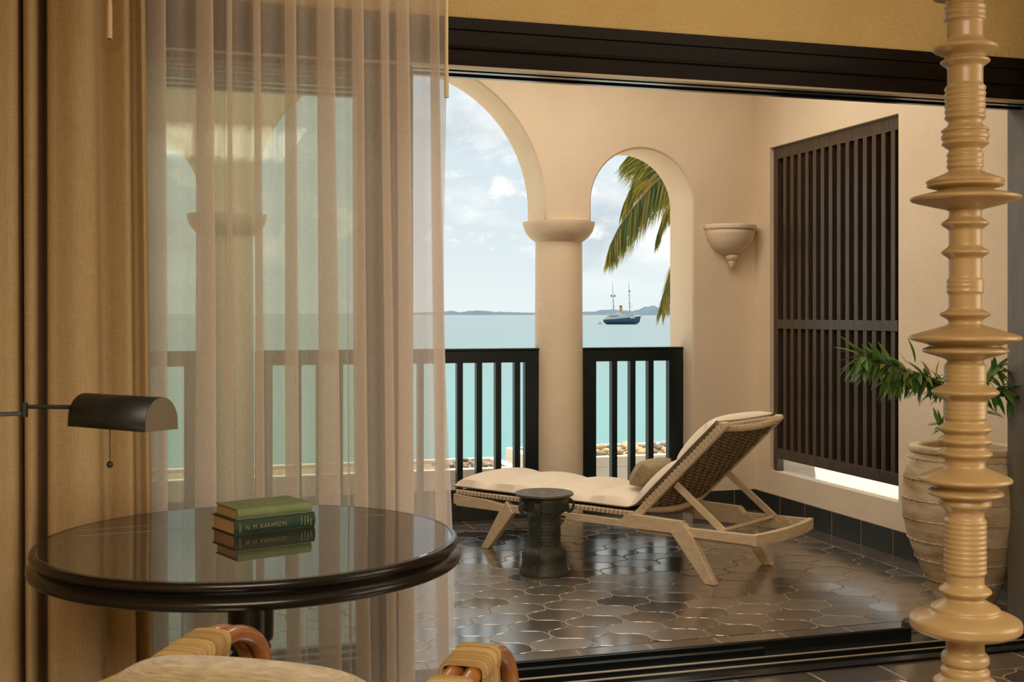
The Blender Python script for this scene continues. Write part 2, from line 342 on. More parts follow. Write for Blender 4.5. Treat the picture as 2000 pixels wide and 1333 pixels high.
def cam_pt(lat, d, z): return RT * lat + FW * d + Vector((0, 0, z))

# ------------------------------------------------------------------ the terrace shell
WY, WY2, WX = 7.37, 7.75, 3.955        # arcade inner/outer face, right wall face
def arc(cx, cz, r, n=40): return [(cx - r * math.cos(math.pi * i / n), cz + r * math.sin(math.pi * i / n)) for i in range(n + 1)]
ARCH = [(-0.095, 2.0875, 0.365), (1.513, 2.044, 0.921), (3.121, 2.0875, 0.365)]
CAPZ = 1.956
ol = [(WX + 0.35, 0), (WX + 0.35, 3.4), (-2.2, 3.4), (-2.2, 0), (ARCH[0][0] - 0.365, 0)]
ol += arc(*ARCH[0]) + [(0.27, CAPZ), (0.592, CAPZ)] + arc(*ARCH[1]) + [(2.434, CAPZ), (2.756, CAPZ)] + arc(*ARCH[2]) + [(3.486, 0)]
mb = MB().prism([(x, WY, z) for x, z in ol], (0, WY2 - WY, 0))
structure(mb.build('wall_back', M['plaster'], smooth=True, bevel=0.012), 'cream plaster arcade wall with round arches open to the sea', 'wall')
OY0, OY1, OZ0, OZ1 = 5.722, 7.165, 0.30, 2.462
mb = MB().box((WX, 4.33, 0), (WX + 0.34, OY0, 3.4)).box((WX, OY1, 0), (WX + 0.34, WY + 0.02, 3.4)).box((WX, OY0, 0), (WX + 0.34, OY1, OZ0)).box((WX, OY0, OZ1), (WX + 0.34, OY1, 3.4))
structure(mb.build('wall_right', M['plaster']), 'cream plaster side wall of the terrace with a slatted opening', 'wall')
structure(MB().box((-2.2, 4.0, 3.4), (WX + 0.4, WY2 + 0.5, 3.5)).build('ceiling_terrace', M['plaster']), 'plaster ceiling over the terrace', 'ceiling')
# columns carrying the arches
for cx, lab in ((2.595, 'round cream plaster column with flared capital between the two open arches'), (0.431, 'round plaster column seen through the sheer curtain')):
    cy = (WY + WY2) / 2
    t = thing('column', lab, 'column', (cx, cy, 0)); t['kind'] = 'structure'
    MB().lathe([(0.163, 0), (0.163, 0.6), (0.160, 1.2), (0.157, CAPZ - 0.11)], (cx, cy, 0), 48).build('shaft', M['plaster'], t, True)
    MB().lathe([(0.15, CAPZ - 0.135), (0.162, CAPZ - 0.125), (0.176, CAPZ - 0.115), (0.205, CAPZ - 0.09), (0.226, CAPZ - 0.06), (0.238, CAPZ - 0.025), (0.243, CAPZ - 0.004), (0.243, CAPZ + 0.004), (0.16, CAPZ + 0.005)], (cx, cy, 0), 48).build('capital', M['plaster'], t, True)

# ------------------------------------------------------------------ terrace floor with arabesque tiles
TA, TB = 0.129, 0.1535
def bez(p, n):
    o = []
    for i in range(n):
        t = i / n; u = 1 - t
        o.append(tuple(u**3 * p[0][k] + 3*u*u*t * p[1][k] + 3*u*t*t * p[2][k] + t**3 * p[3][k] for k in (0, 1)))
    return o
def tile_outline():
    s = 0.0035
    h1 = bez([(-TA, 0), (-TA, 0.33 * TB), (-0.80 * TA, 0.5 * TB - s), (-0.5 * TA, 0.5 * TB - s)], 6) + [(-0.5 * TA, 0.5 * TB - s)]
    q = h1 + [(-TA - x, TB - y) for x, y in h1[::-1]]                 # left tip -> top tip
    q2 = [(-x, y) for x, y in q[::-1]][1:]                            # top -> right
    top = q + q2
    return top + [(x, -y) for x, y in top[::-1]][1:-1]
def inset(poly, d):
    n = len(poly); res = []
    for i in range(n):
        a, b, c = Vector(poly[i - 1]), Vector(poly[i]), Vector(poly[(i + 1) % n])
        t = ((b - a).normalized() + (c - b).normalized())
        if t.length < 1e-6: t = c - b
        t.normalize(); nrm = Vector((t.y, -t.x)); res.append((b.x + nrm.x * d, b.y + nrm.y * d))
    return res
OUT = tile_outline(); NQ = len(OUT) // 4
def ring_of(d):                      # inset outline, tips trimmed so that the narrow ends never cross over
    q = [p for p in inset(OUT, d)[:NQ + 1]]
    q = [(min(x, -0.0012), max(y, 0.0)) for x, y in q]
    q[0] = (q[0][0], 0.0); top = TB - 0.010 - d
    q = [(x, min(y, top + 0.0006 * k / NQ)) for k, (x, y) in enumerate(q)]
    full = q + [(-x, y) for x, y in q[::-1]]
    return full + [(x, -y) for x, y in full[::-1]][1:-1]
O1 = ring_of(0.0034); O2 = ring_of(0.0050)
def tile_mesh(name, polys, material):
    b = MB(); b.up = True; n = len(polys[0])
    b.add([(x, y, -0.010) for x, y in polys[0]] + [(x, y, -0.0007) for x, y in polys[0]] + [(x, y, 0.0) for x, y in polys[1]],
          [(i, (i + 1) % n, n + (i + 1) % n, n + i) for i in range(n)] + [(n + i, n + (i + 1) % n, 2 * n + (i + 1) % n, 2 * n + i) for i in range(n)] + [tuple(range(2 * n, 3 * n))])
    return b.mesh(name, material)
TILE = tile_mesh('arabesque_tile', (O1, O2), M['tile'])
def cut_tile(cx, cy, lim):
    bm = bmesh.new(); bm.from_mesh(TILE)
    for co, no in lim:
        g = bm.verts[:] + bm.edges[:] + bm.faces[:]
        r = bmesh.ops.bisect_plane(bm, geom=g, plane_co=(co[0] - cx, co[1] - cy, 0), plane_no=no, clear_outer=True)
    if len(bm.faces) < 3 or sum(f.calc_area() for f in bm.faces if f.normal.z > 0.9) < 0.0006: bm.free(); return None
    me = bpy.data.meshes.new('arabesque_tile_cut'); bm.to_mesh(me); bm.free(); me.materials.append(M['tile']) if not me.materials else None
    return me
def lay_tiles(parent, x0, x1, y0, y1, ox, oy, own):
    lim = [((x0, 0), (-1, 0, 0)), ((x1, 0), (1, 0, 0)), ((0, y0), (0, -1, 0)), ((0, y1), (0, 1, 0))]
    rest = MB(); rest.up = True; cnt = 0
    m0, m1 = int((x0 - ox) / TA) - 2, int((x1 - ox) / TA) + 2; k0, k1 = int((y0 - oy) / TB) - 2, int((y1 - oy) / TB) + 2
    for mi in range(m0, m1 + 1):
        for ki in range(k0, k1 + 1):
            if (mi + ki) % 2: continue
            cx, cy = ox + mi * TA, oy + ki * TB
            if cx + TA < x0 + 0.01 or cx - TA > x1 - 0.01 or cy + TB < y0 + 0.01 or cy - TB > y1 - 0.01: continue
            inside = cx - TA >= x0 and cx + TA <= x1 and cy - TB >= y0 and cy + TB <= y1
            me = TILE if inside else cut_tile(cx, cy, lim)
            if me is None: continue
            rx, ry = (max(-0.008, min(0.008, random.gauss(0, 0.0045))) for _ in 'xy')
            if own(cx, cy):
                o = inst('tile', me, parent, Matrix.Translation((cx, cy, random.uniform(-0.0008, 0.0008))) @ Matrix.Rotation(rx, 4, 'X') @ Matrix.Rotation(ry, 4, 'Y')); cnt += 1
            else:
                rest.add([(v.co.x + cx, v.co.y + cy, v.co.z + v.co.y * rx - v.co.x * ry) for v in me.vertices], [tuple(p.vertices) for p in me.polygons])
    if rest.f:
        o = rest.build('distant_tiles', M['tile'], parent); o['kind'] = 'stuff'
    return cnt
def border(parent, horizontal, a0, a1, b0, b1, step, off):
    g = 0.0030; k = math.floor((a0 - off) / step)
    while off + k * step < a1:
        s0, s1 = max(a0, off + k * step) + g, min(a1, off + (k + 1) * step) - g; k += 1
        if s1 - s0 < 0.02: continue
        b = MB()
        if horizontal: b.box((s0, b0 + g, -0.01), (s1, b1 - g, 0))
        else: b.box((b0 + g, s0, -0.01), (b1 - g, s1, 0))
        o = b.build('border_tile', M['tile'], parent, bevel=0.002)
fl = structure(MB().box((-2.2, 4.0, -0.2), (WX + 0.34, WY2 + 0.1, -0.0022)).build('floor_terrace', M['grout']), 'terrace floor of dark glazed arabesque tiles with sandy grout', 'floor')
BX = 3.78
print('terrace tiles', lay_tiles(fl, -2.2, BX, 4.523, 7.20, 1.592, 5.214, lambda x, y: x > 0.85))
border(fl, True, -2.2, WX, 4.335, 4.523, 0.306, 2.838)
border(fl, True, -2.2, BX, 7.20, WY, 0.306, 2.838)
border(fl, False, 4.523, WY, BX, WX, 0.45, 5.62)
for cx, cz, r in ARCH: border(fl, True, cx - r, cx + r, WY, 7.53, 0.306, 2.838)

# black skirting tiles
bb = structure(MB().box((WX - 0.0128, 4.34, 0), (WX, WY, 0.1455)).build('baseboard_right', M['grout']), 'black tiled skirting along the slatted wall', 'skirting')
def skirt(parent, pts):
    for a, b in pts: MB().box(*[tuple(min(p[i], q[i]) for i in range(3)) if k == 0 else tuple(max(p[i], q[i]) for i in range(3)) for k, (p, q) in enumerate(((a, b), (a, b)))]).build('skirting_tile', M['blacktile'], parent, bevel=0.002)
js = [7.365, 7.007, 6.694, 6.381, 6.069, 5.757, 5.445, 5.133, 4.821, 4.509, 4.34]
skirt(bb, [((WX - 0.014, js[i + 1] + 0.0022, 0.001), (WX - 0.003, js[i] - 0.0022, 0.146)) for i in range(len(js) - 1)])
bb = structure(MB().box((3.486, WY - 0.0128, 0), (WX, WY, 0.1455)).build('baseboard_back', M['grout']), 'black tiled skirting under the arcade', 'skirting')
skirt(bb, [((3.484, WY - 0.014, 0.001), (3.79, WY - 0.003, 0.146)), ((3.793, WY - 0.014, 0.001), (WX - 0.015, WY - 0.003, 0.146))])
for cx, cz, r in ARCH:
    MB().box((cx - r, 7.535, 0), (cx + r, 7.70, 0.135)).build('kerb', M['blacktile'], bb)
    n = max(2, round(2 * r / 0.31)); w = 2 * r / n
    skirt(bb, [((cx - r + i * w + 0.0016, 7.527, 0.001), (cx - r + (i + 1) * w - 0.0016, 7.537, 0.146)) for i in range(n)])

# ------------------------------------------------------------------ the door wall: header, track, jamb, inner floor, room shell
IX0, IX1, IY0, IZ = -2.2, 3.62, -2.6, 2.85
JX = 3.54
hd = structure(MB().box((-2.2, 4.0, 2.37), (WX + 0.34, 4.33, 3.45)).build('wall_door', M['stucco']), 'ochre stucco wall above the sliding door header', 'wall')
structure(MB().box((JX + 0.10, 4.0, 0), (WX + 0.34, 4.33, 2.37)).build('wall_door_side', M['plaster']), 'plaster return beside the door jamb', 'wall')
h = structure(MB().box((-2.2, 4.03, 2.232), (WX, 4.33, 2.372)).build('trim_1', M['darkwood']), 'dark stained wooden header over the sliding doors', 'door header')
MB().box((-2.2, 3.985, 2.330), (WX, 4.04, 2.372)).build('upper_fascia', M['darkwood'], h, bevel=0.002)
MB().box((-2.2, 3.992, 2.272), (WX, 4.04, 2.3295)).build('middle_fascia', M['darkwood'], h, bevel=0.002)
MB().tube([(-2.2, 3.992, 2.270), (WX, 3.992, 2.270)], 0.006, 8).build('bead', M['darkwood'], h, True)
MB().box((-2.2, 3.998, 2.209), (WX, 4.04, 2.266)).build('lower_fascia', M['darkwood'], h, bevel=0.002)
MB().box((-2.2, 3.996, 2.199), (WX, 4.03, 2.208)).build('metal_strip', M['bright_metal'], h)
for i, y in enumerate((4.06, 4.15, 4.24)):
    MB().box((-2.2, y, 2.218), (WX, y + 0.03, 2.234)).build('head_channel', M['track'], h)
for k in range(4):
    x = 1.06 + k * 0.42
    MB().ball((x, 3.984, 2.352), 0.004).build('screw', M['black_metal'], h, True)
tr = structure(MB().box((-2.2, 3.985, -0.02), (JX, 4.335, 0.004)).build('trim_2', M['track']), 'black metal sliding door track set into the floor', 'door track')
MB().box((-2.2, 3.985, 0.0), (JX, 4.035, 0.010)).build('inner_lip', M['track'], tr, bevel=0.002)
for y, x1, z1 in ((4.075, JX, 0.014), (4.135, JX, 0.022), (4.215, 2.30, 0.034), (4.285, 3.02, 0.040)):
    MB().box((-2.2, y - 0.007, 0.002), (x1, y + 0.007, z1)).build('runner', M['track'], tr, bevel=0.002)
    MB().tube([(-2.2, y, z1), (x1, y, z1)], 0.004, 6).build('runner_bead', M['bright_metal'] if z1 < 0.03 else M['track'], tr, True)
jb = structure(MB().box((JX, 3.985, 0), (JX + 0.11, 4.335, 2.232)).build('trim_3', M['jamb'], bevel=0.004), 'dark wooden jamb at the right end of the doors', 'door jamb')
MB().box((JX - 0.012, 4.11, 0), (JX + 0.01, 4.16, 2.215)).build('stop_bead', M['jamb'], jb, bevel=0.003)
fi = structure(MB().box((IX0, IY0, -0.2), (IX1, 3.985, -0.0022)).build('floor', M['grout']), 'room floor of dark tiles inside the sliding doors', 'floor')
lay_tiles(fi, IX0, IX1, IY0, 3.80, 1.72, 3.52, lambda x, y: x > 1.2 and y > 2.6)
border(fi, True, IX0, IX1, 3.80, 3.983, 0.306, 2.66)
structure(MB().box((IX0, IY0, IZ), (IX1, 4.0, IZ + 0.1)).build('ceiling', M['white']), 'pale ceiling of the room', 'ceiling')
structure(MB().box((IX0 - 0.1, IY0, 0), (IX0, 7.3, 3.4)).build('wall_left', M['stucco']), 'ochre wall at the left end of the room', 'wall')
structure(MB().box((IX1, IY0, 0), (IX1 + 0.1, 3.985, IZ)).build('wall_room_right', M['stucco']), 'ochre wall at the right side of the room', 'wall')
structure(MB().box((IX0, IY0 - 0.1, 0), (IX1, IY0, IZ)).build('wall_front', M['stucco']), 'ochre wall behind the viewer', 'wall')

# three stacked sliding glass doors behind the sheer curtain
for i, (xr, y, lab) in enumerate(((0.865, 4.10, 'sliding glass door nearest the room behind the sheer curtain'), (0.835, 4.19, 'middle sliding glass door of the stack behind the sheer curtain'), (0.80, 4.28, 'outermost sliding glass door of the stack behind the sheer curtain'))):
    x0 = xr - 1.45
    d = structure(MB().box((xr - 0.095, y - 0.02, 0.045), (xr, y + 0.02, 2.222)).build('door_%d' % (i + 1), M['lattice'], bevel=0.003), lab, 'glass door')
    MB().box((x0, y - 0.02, 0.045), (x0 + 0.095, y + 0.02, 2.222)).build('stile', M['lattice'], d, bevel=0.003)
    MB().box((x0 + 0.095, y - 0.02, 2.13), (xr - 0.095, y + 0.02, 2.222)).build('top_rail', M['lattice'], d, bevel=0.003)
    MB().box((x0 + 0.095, y - 0.02, 0.045), (xr - 0.095, y + 0.02, 0.16)).build('bottom_rail', M['lattice'], d, bevel=0.003)
    MB().box((x0 + 0.09, y - 0.003, 0.15), (xr - 0.09, y + 0.003, 2.14)).build('pane', M['glass'], d)
    for zz in (2.155, 2.170, 2.188):
        MB().box((x0 + 0.095, y - 0.0225, zz), (xr - 0.095, y - 0.0195, zz + 0.004)).build('glazing_bead', M['bright_metal'], d)

structure(MB().box((WX + 0.34, OY0 - 0.4, 0.0), (WX + 1.1, OY1 + 0.4, OZ0)).build('trim_4', M['plaster']), 'sunlit pale ledge outside the slatted screen', 'ledge')
# ------------------------------------------------------------------ slatted screen in the right wall
sx0, sx1 = WX + 0.025, WX + 0.072
ls = thing('slatted_screen', 'tall dark wooden screen of vertical slats set in the cream wall', 'screen', (sx0, 6.44, OZ0))
Y0, Y1, Z0, Z1 = 5.727, 7.160, 0.325, 2.455
MB().box((sx0, Y1 - 0.052, Z0 - 0.025), (sx1, Y1, Z1)).build('stile', M['lattice'], ls, bevel=0.003)
MB().box((sx0, Y0, Z0 - 0.025), (sx1, Y0 + 0.034, Z1)).build('stile', M['lattice'], ls, bevel=0.003)
ya, yb = Y0 + 0.034, Y1 - 0.052
MB().box((sx0, ya, Z1 - 0.075), (sx1, yb, Z1)).build('top_rail', M['lattice'], ls, bevel=0.003)
MB().box((sx0 - 0.004, ya, 1.250), (sx1, yb, 1.312)).build('middle_rail', M['lattice'], ls, bevel=0.003)
MB().box((sx0, ya, 0.385), (sx1, yb, 0.455)).build('bottom_rail', M['lattice'], ls, bevel=0.003)
ns = 14; pitch = 0.0925; f0 = yb - 0.092
sl = MB().box((sx0 + 0.002, -0.020, -0.5), (sx1 - 0.002, 0.020, 0.5)).mesh('slat', M['lattice'])
for zlo, zhi in ((0.455, 1.250), (1.312, Z1 - 0.075)):
    for k in range(ns):
        inst('slat', sl, ls, Matrix.Translation((0, f0 - k * pitch, (zlo + zhi) / 2)) @ Matrix.Diagonal((1, 1, zhi - zlo, 1)))
MB().box((sx1 - 0.006, ya, 0.455), (sx1 + 0.004, yb, 1.250)).build('gap_shade_board', M['darkwood'], ls)  # dark sheet that puts the shade into the gaps between slats
MB().box((sx1 - 0.006, ya, 1.312), (sx1 + 0.004, yb, Z1 - 0.075)).build('gap_shade_board', M['darkwood'], ls)

# ------------------------------------------------------------------ balustrades in the arches
def balustrade(x0, x1, lab, pitch=0.133, postw=0.105, last=None):
    y = 7.545; t = thing('balustrade', lab, 'railing', ((x0 + x1) / 2, y, 0.146), 'balustrades in the arcade')
    MB().box((x0, y - 0.028, 1.028), (x1, y + 0.028, 1.108)).build('top_rail', M['rail'], t, bevel=0.004)
    MB().box((x0, y - 0.034, 1.108), (x1, y + 0.034, 1.122)).build('cap_rail', M['rail'], t, bevel=0.004)
    MB().box((x0, y - 0.028, 0.146), (x1, y + 0.028, 0.205)).build('bottom_rail', M['rail'], t, bevel=0.004)
    for a in (x0, x1 - postw): MB().box((a, y - 0.03, 0.146), (a + postw, y + 0.03, 1.03)).build('post', M['rail'], t, bevel=0.003)
    n = max(2, round((x1 - x0 - 2 * postw) / pitch)) ; g = (x1 - x0 - 2 * postw) / n
    me = MB().box((-0.019, -0.026, -0.4115), (0.019, 0.026, 0.4115)).mesh('baluster', M['rail'])
    xs = [x0 + postw + k * g for k in range(1, n)]
    if last: xs = [last - k * pitch for k in range(40) if last - k * pitch > x0 + postw + 0.03]
    for xx in xs: inst('baluster', me, t, Matrix.Translation((xx, y, 0.6165)))
balustrade(0.60, 2.452, 'black painted wooden balustrade across the wide arch left of the column', 0.130, last=2.294)
balustrade(2.742, 3.484, 'black painted wooden balustrade in the narrow arch behind the lounger backrest')
balustrade(-0.458, 0.28, 'black balustrade in the narrow arch hidden behind the curtains')

# ------------------------------------------------------------------ wall sconce
sc = (3.755, WY, 1.945)
t = thing('wall_sconce', 'half bowl plaster wall light with pointed finial beside the slatted screen', 'wall light', (sc[0], WY, 1.65))
prof = [(0.012, -0.195), (0.05, -0.190), (0.095, -0.170), (0.130, -0.140), (0.155, -0.100), (0.170, -0.055), (0.175, -0.022)]
MB().lathe(prof, sc, 28, math.pi, 2 * math.pi).build('bowl', M['plaster'], t, True, thick=0.006)
MB().lathe([(0.174, -0.024), (0.186, -0.020), (0.189, -0.008), (0.186, 0.004), (0.178, 0.008), (0.168, 0.004), (0.168, -0.02)], sc, 28, math.pi, 2 * math.pi).build('rim', M['plaster'], t, True, thick=0.003)
MB().lathe([(0.0, -0.29), (0.008, -0.286), (0.016, -0.275), (0.022, -0.258), (0.026, -0.246), (0.020, -0.238), (0.030, -0.232), (0.041, -0.220), (0.043, -0.208), (0.030, -0.196), (0.0, -0.192)], (sc[0], WY - 0.045, sc[2]), 20).build('finial', M['plaster'], t, True)
MB().box((sc[0] - 0.15, WY - 0.012, sc[2] - 0.10), (sc[0] + 0.15, WY, sc[2])).build('back_plate', M['plaster'], t)

# ------------------------------------------------------------------ outside: planters, stones, sea, islands
def planter(x0, x1, y0, y1, z, lab):
    t = thing('planter', lab, 'planter', ((x0 + x1) / 2, (y0 + y1) / 2, -2.0))
    MB().box((x0, y0, -2.0), (x1, y1, z - 0.08)).build('wall', M['stonewhite'], t)
    MB().box((x0 + 0.075, y0 + 0.075, z - 0.08), (x1 - 0.075, y1 - 0.075, z - 0.025)).build('gravel_bed', M['grout'], t)
    w = 0.07
    for a, b in (((x0, y0, z - 0.08), (x1, y0 + w, z)), ((x0, y1 - w, z - 0.08), (x1, y1, z)), ((x0, y0 + w, z - 0.08), (x0 + w, y1 - w, z)), ((x1 - w, y0 + w, z - 0.08), (x1, y1 - w, z))):
        MB().box(a, b).build('coping', M['stonewhite'], t, bevel=0.006)
def stones(x0, x1, y0, y1, z, n, mats, sz, words, grp):
    pts = []
    for k in range(n):
        for _ in range(200):
            p = Vector((random.uniform(x0, x1), random.uniform(y0, y1)))
            if all((p - q).length > sz * 1.85 for q in pts): break
        else: continue
        pts.append(p); r = random.uniform(0.55, 1.0) * sz
        b = MB(); b.ball((0, 0, 0), r * random.uniform(0.8, 1.25), r * random.uniform(0.7, 1.0), r * random.uniform(0.45, 0.7), 9, 6)
        j = random.random() * 50
        b.v = [tuple(Vector(v) * (1 + 0.22 * noise.noise(Vector(v) * (0.9 / sz) + Vector((j, 0, 0))))) for v in b.v]
        o = b.build('stone', random.choice(mats), None, True); o.location = (p.x, p.y, z + r * 0.74); o.rotation_euler = (random.uniform(-0.3, 0.3), random.uniform(-0.3, 0.3), random.uniform(0, 6.28))
        tag(o, words, 'stone', grp)
planter(-1.5, 2.47, 8.02, 8.66, 0.27, 'white planter trough of grey pebbles outside the wide arch')
stones(1.93, 2.33, 8.14, 8.54, 0.246, 60, [M['pebble']], 0.036, 'small grey pebble in the planter outside the wide arch', 'grey pebbles in the planter')
planter(2.72, 5.2, 8.42, 9.25, 0.27, 'white planter trough of tan stones outside the narrow arch')
stones(3.05, 4.05, 8.56, 9.11, 0.246, 90, [M['pebble_tan'], M['pebble_tan'], M['pebble']], 0.050, 'rounded tan stone in the planter outside the narrow arch', 'tan stones in the planter')
SEA = -6.0
bc = MB().box((-60, 8.0, -4.4), (90, 36, -3.9)).build('bounce_beach', M['sand']); bc['kind'] = 'structure'; tag(bc, 'added pale sand below the terrace that bounces sunlight up', 'bounce_beach')  # out of view, added to bounce sunlight onto the arch undersides
sea = MB(); sea.up = True; rad = [12, 30, 60, 120, 250, 600, 1500, 4000, 12000, 30000, 70000]
sea.grid(lambda i, j: (rad[round(i * (len(rad) - 1))] * math.cos(2 * math.pi * j), rad[round(i * (len(rad) - 1))] * math.sin(2 * math.pi * j), 0), len(rad) - 1, 72)
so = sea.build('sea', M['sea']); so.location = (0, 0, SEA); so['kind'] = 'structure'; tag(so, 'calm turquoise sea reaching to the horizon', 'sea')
def hill(lab, ridge, d, depth=500.0):
    b = MB(); pts = []
    px = lambda x, y, dd: RT * ((x - 1000) / 2330 * dd) + FW * dd + Vector((0, 0, CAM_H + (613 - y) / 2330 * dd))
    n = 60
    def top(x):
        for (xa, ya), (xb, yb) in zip(ridge, ridge[1:]):
            if xa <= x <= xb: 
                tt = (x - xa) / (xb - xa); tt = tt * tt * (3 - 2 * tt); return ya + (yb - ya) * tt
        return ridge[-1][1]
    rows = []
    for i in range(n + 1):
        x = ridge[0][0] + (ridge[-1][0] - ridge[0][0]) * i / n
        y = top(x) + 0.9 * noise.noise(Vector((x * 0.11, d, 0)))
        crest = px(x, min(y, 612.6), d); k = Vector((crest.x, crest.y, 0)).normalized()
        hgt = crest.z - SEA; base = Vector((crest.x, crest.y, SEA))
        rows.append([base - k * depth * 0.5, base - k * depth * 0.2 + Vector((0, 0, hgt * 0.62)), crest, base + k * depth * 0.3 + Vector((0, 0, hgt * 0.55)), base + k * depth * 0.6])
    b.add([p for r in rows for p in r], [(i * 5 + j, (i + 1) * 5 + j, (i + 1) * 5 + j + 1, i * 5 + j + 1) for i in range(n) for j in range(4)])
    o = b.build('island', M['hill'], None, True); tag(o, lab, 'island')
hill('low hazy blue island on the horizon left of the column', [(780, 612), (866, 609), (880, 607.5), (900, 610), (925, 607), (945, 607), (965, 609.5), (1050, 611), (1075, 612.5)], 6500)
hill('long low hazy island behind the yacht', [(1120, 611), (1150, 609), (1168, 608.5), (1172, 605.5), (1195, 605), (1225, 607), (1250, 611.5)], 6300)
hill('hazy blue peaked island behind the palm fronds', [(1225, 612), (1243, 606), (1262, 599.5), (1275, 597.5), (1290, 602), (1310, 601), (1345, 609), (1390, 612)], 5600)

# motor yacht with two masts
DS = 2330 * (CAM_H - SEA) / 21.0; K = DS / 2330
def sp(x, y, off=0.0): return RT * ((x - 1000) * K) + FW * (DS + off) + Vector((0, 0, CAM_H + (613 - y) * K))
SW = FW * 1.0
yt = thing('motor_yacht', 'navy hulled classic yacht with yellow funnel and two masts out at sea', 'yacht', sp(1212, 634))
b = MB(); st = []
for x, ys, yb, hw in ((1178.5, 624, 629.5, 1.2), (1182, 624.5, 632, 2.0), (1186, 624.5, 634.3, 2.5), (1200, 623.5, 634.3, 2.9), (1220, 621.5, 634.3, 2.8), (1234, 619.8, 634.3, 2.0), (1242, 618.8, 634.3, 1.0), (1249, 618.2, 630, 0.3), (1251.5, 618, 619, 0.1)):
    st.append([sp(x, ys, -hw), sp(x, (ys + yb) / 2, -hw * 0.95), sp(x, yb, -hw * 0.45), sp(x, yb, hw * 0.45), sp(x, (ys + yb) / 2, hw * 0.95), sp(x, ys, hw)])
b.add([p for r in st for p in r], [(i * 6 + j, (i + 1) * 6 + j, (i + 1) * 6 + (j + 1) % 6, i * 6 + (j + 1) % 6) for i in range(len(st) - 1) for j in range(6)] + [tuple(range(6)), tuple(range(6 * (len(st) - 1), 6 * len(st)))])
b.build('hull', M['hull'], yt)
def deck(x0, x1, y0, y1, hw, name, m, sl=0.0):
    b = MB(); b.add([sp(x0, y1, -hw), sp(x1, y1 - sl, -hw), sp(x1, y1 - sl, hw), sp(x0, y1, hw), sp(x0 + 1, y0, -hw), sp(x1 - 1, y0 - sl, -hw), sp(x1 - 1, y0 - sl, hw), sp(x0 + 1, y0, hw)],
                    [(3, 2, 1, 0), (4, 5, 6, 7), (0, 1, 5, 4), (1, 2, 6, 5), (2, 3, 7, 6), (3, 0, 4, 7)]); return b.build(name, m, yt)
deck(1181, 1240, 619.5, 624.5, 2.2, 'main_deck', M['shipwhite'], 2.5)
deck(1185, 1234, 613.5, 619.8, 1.9, 'upper_deck', M['shipwhite'], 1.0)
deck(1206, 1231, 610, 613.5, 1.6, 'bridge_deck', M['shipwhite'], 0.6)
for k in range(7): deck(1214 + k * 2.3, 1215.3 + k * 2.3, 610.8, 612.4, 1.75, 'bridge_window', M['shipdark'], 0.1)
deck(1190, 1208, 617.4, 619.2, 2.0, 'deck_window', M['shipdark'], 0.3)
for k in range(6): deck(1222 + k * 2.6, 1223.4 + k * 2.6, 615.6, 617.0, 2.0, 'cabin_window', M['shipdark'], 0.1)
b = MB(); b.tube([sp(1213.2, 609.5), sp(1212.6, 599.5)], [2.9 * K, 2.8 * K], 14).build('funnel', M['funnel'], yt, True)
MB().tube([sp(1212.6, 599.5), sp(1212.5, 597.2)], 2.85 * K, 14).build('funnel_cap', M['shipdark'], yt, True)
for xa, xb, yb in ((1196.2, 1198.8, 607), (1227.8, 1230.4, 610)):
    ms = MB().tube([sp(xb, yb), sp((xa + xb) / 2, 580), sp(xa, 552.5)], [0.75 * K, 0.6 * K, 0.3 * K], 7).build('mast', M['mast'], yt)
    for yy, wd in ((599, 5.0), (588.5, 2.6) if xa < 1210 else (577.5, 3.6), (580, 3.4) if xa < 1210 else (593, 3)):
        xx = xa + (xb - xa) * (yy - 552.5) / (yb - 552.5); MB().tube([sp(xx - wd, yy), sp(xx + wd, yy)], 0.3 * K, 6).build('spar', M['mast'], ms)
    for sx in ((-3.2, 3.2) if xa < 1210 else (0.8,)):
        yy = 578.2 if xa < 1210 else 569; xx = xa + (xb - xa) * (yy - 552.5) / (yb - 552.5) + sx
        p = sp(xx, yy); MB().ball(p, 1.9 * K, 1.9 * K, 2.2 * K, 10, 8).build('radar_dome', M['mast'], ms, True)
MB().tube([sp(1249, 619), sp(1258, 616.8)], [0.6 * K, 0.25 * K], 6).build('bowsprit', M['mast'], yt)
td = thing('tender_boat', 'small white tender floating astern of the yacht', 'boat', sp(1171.5, 634.2))
MB().prism([sp(1166.5, 634.3, -1), sp(1176.5, 634.3, -1), sp(1177, 632, -1), sp(1166.5, 632, -1)], FW * 2.4).build('hull', M['shipwhite'], td)
MB().prism([sp(1168, 632, -0.8), sp(1175.5, 632, -0.8), sp(1174, 628.6, -0.8), sp(1170, 628.4, -0.8)], FW * 2.0).build('cabin', M['shipwhite'], td)

# palm tree beyond the narrow arch
PD = 18.0; PK = PD / 2330
def pp(x, y, off=0.0): return RT * ((x - 1000) * PK) + FW * (PD + off) + Vector((0, 0, CAM_H + (613 - y) * PK))
pt = thing('palm_tree', 'coconut palm with drooping green and yellow fronds seen through the narrow arch', 'palm tree', (pp(1430, 613).x, pp(1430, 613).y, SEA))
base = pp(1430, 613); base.z = SEA
MB().tube([base, base.lerp(pp(1430, 410), 0.5) + Vector((0.12, 0, 0)), pp(1428, 405), pp(1420, 385)], [0.20, 0.15, 0.13, 0.10], 12).build('trunk', M['trunk'], pt, True)
def spline(P, n):
    P = [Vector(p) for p in P]; P = [P[0] * 2 - P[1]] + P + [P[-1] * 2 - P[-2]]; out = []
    for i in range(1, len(P) - 2):
        for k in range(n):
            t = k / n; a, b_, c, d = P[i - 1:i + 3]
            out.append(0.5 * ((2 * b_) + (c - a) * t + (2 * a - 5 * b_ + 4 * c - d) * t * t + (3 * b_ - a - 3 * c + d) * t ** 3))
    out.append(P[-2]); return out
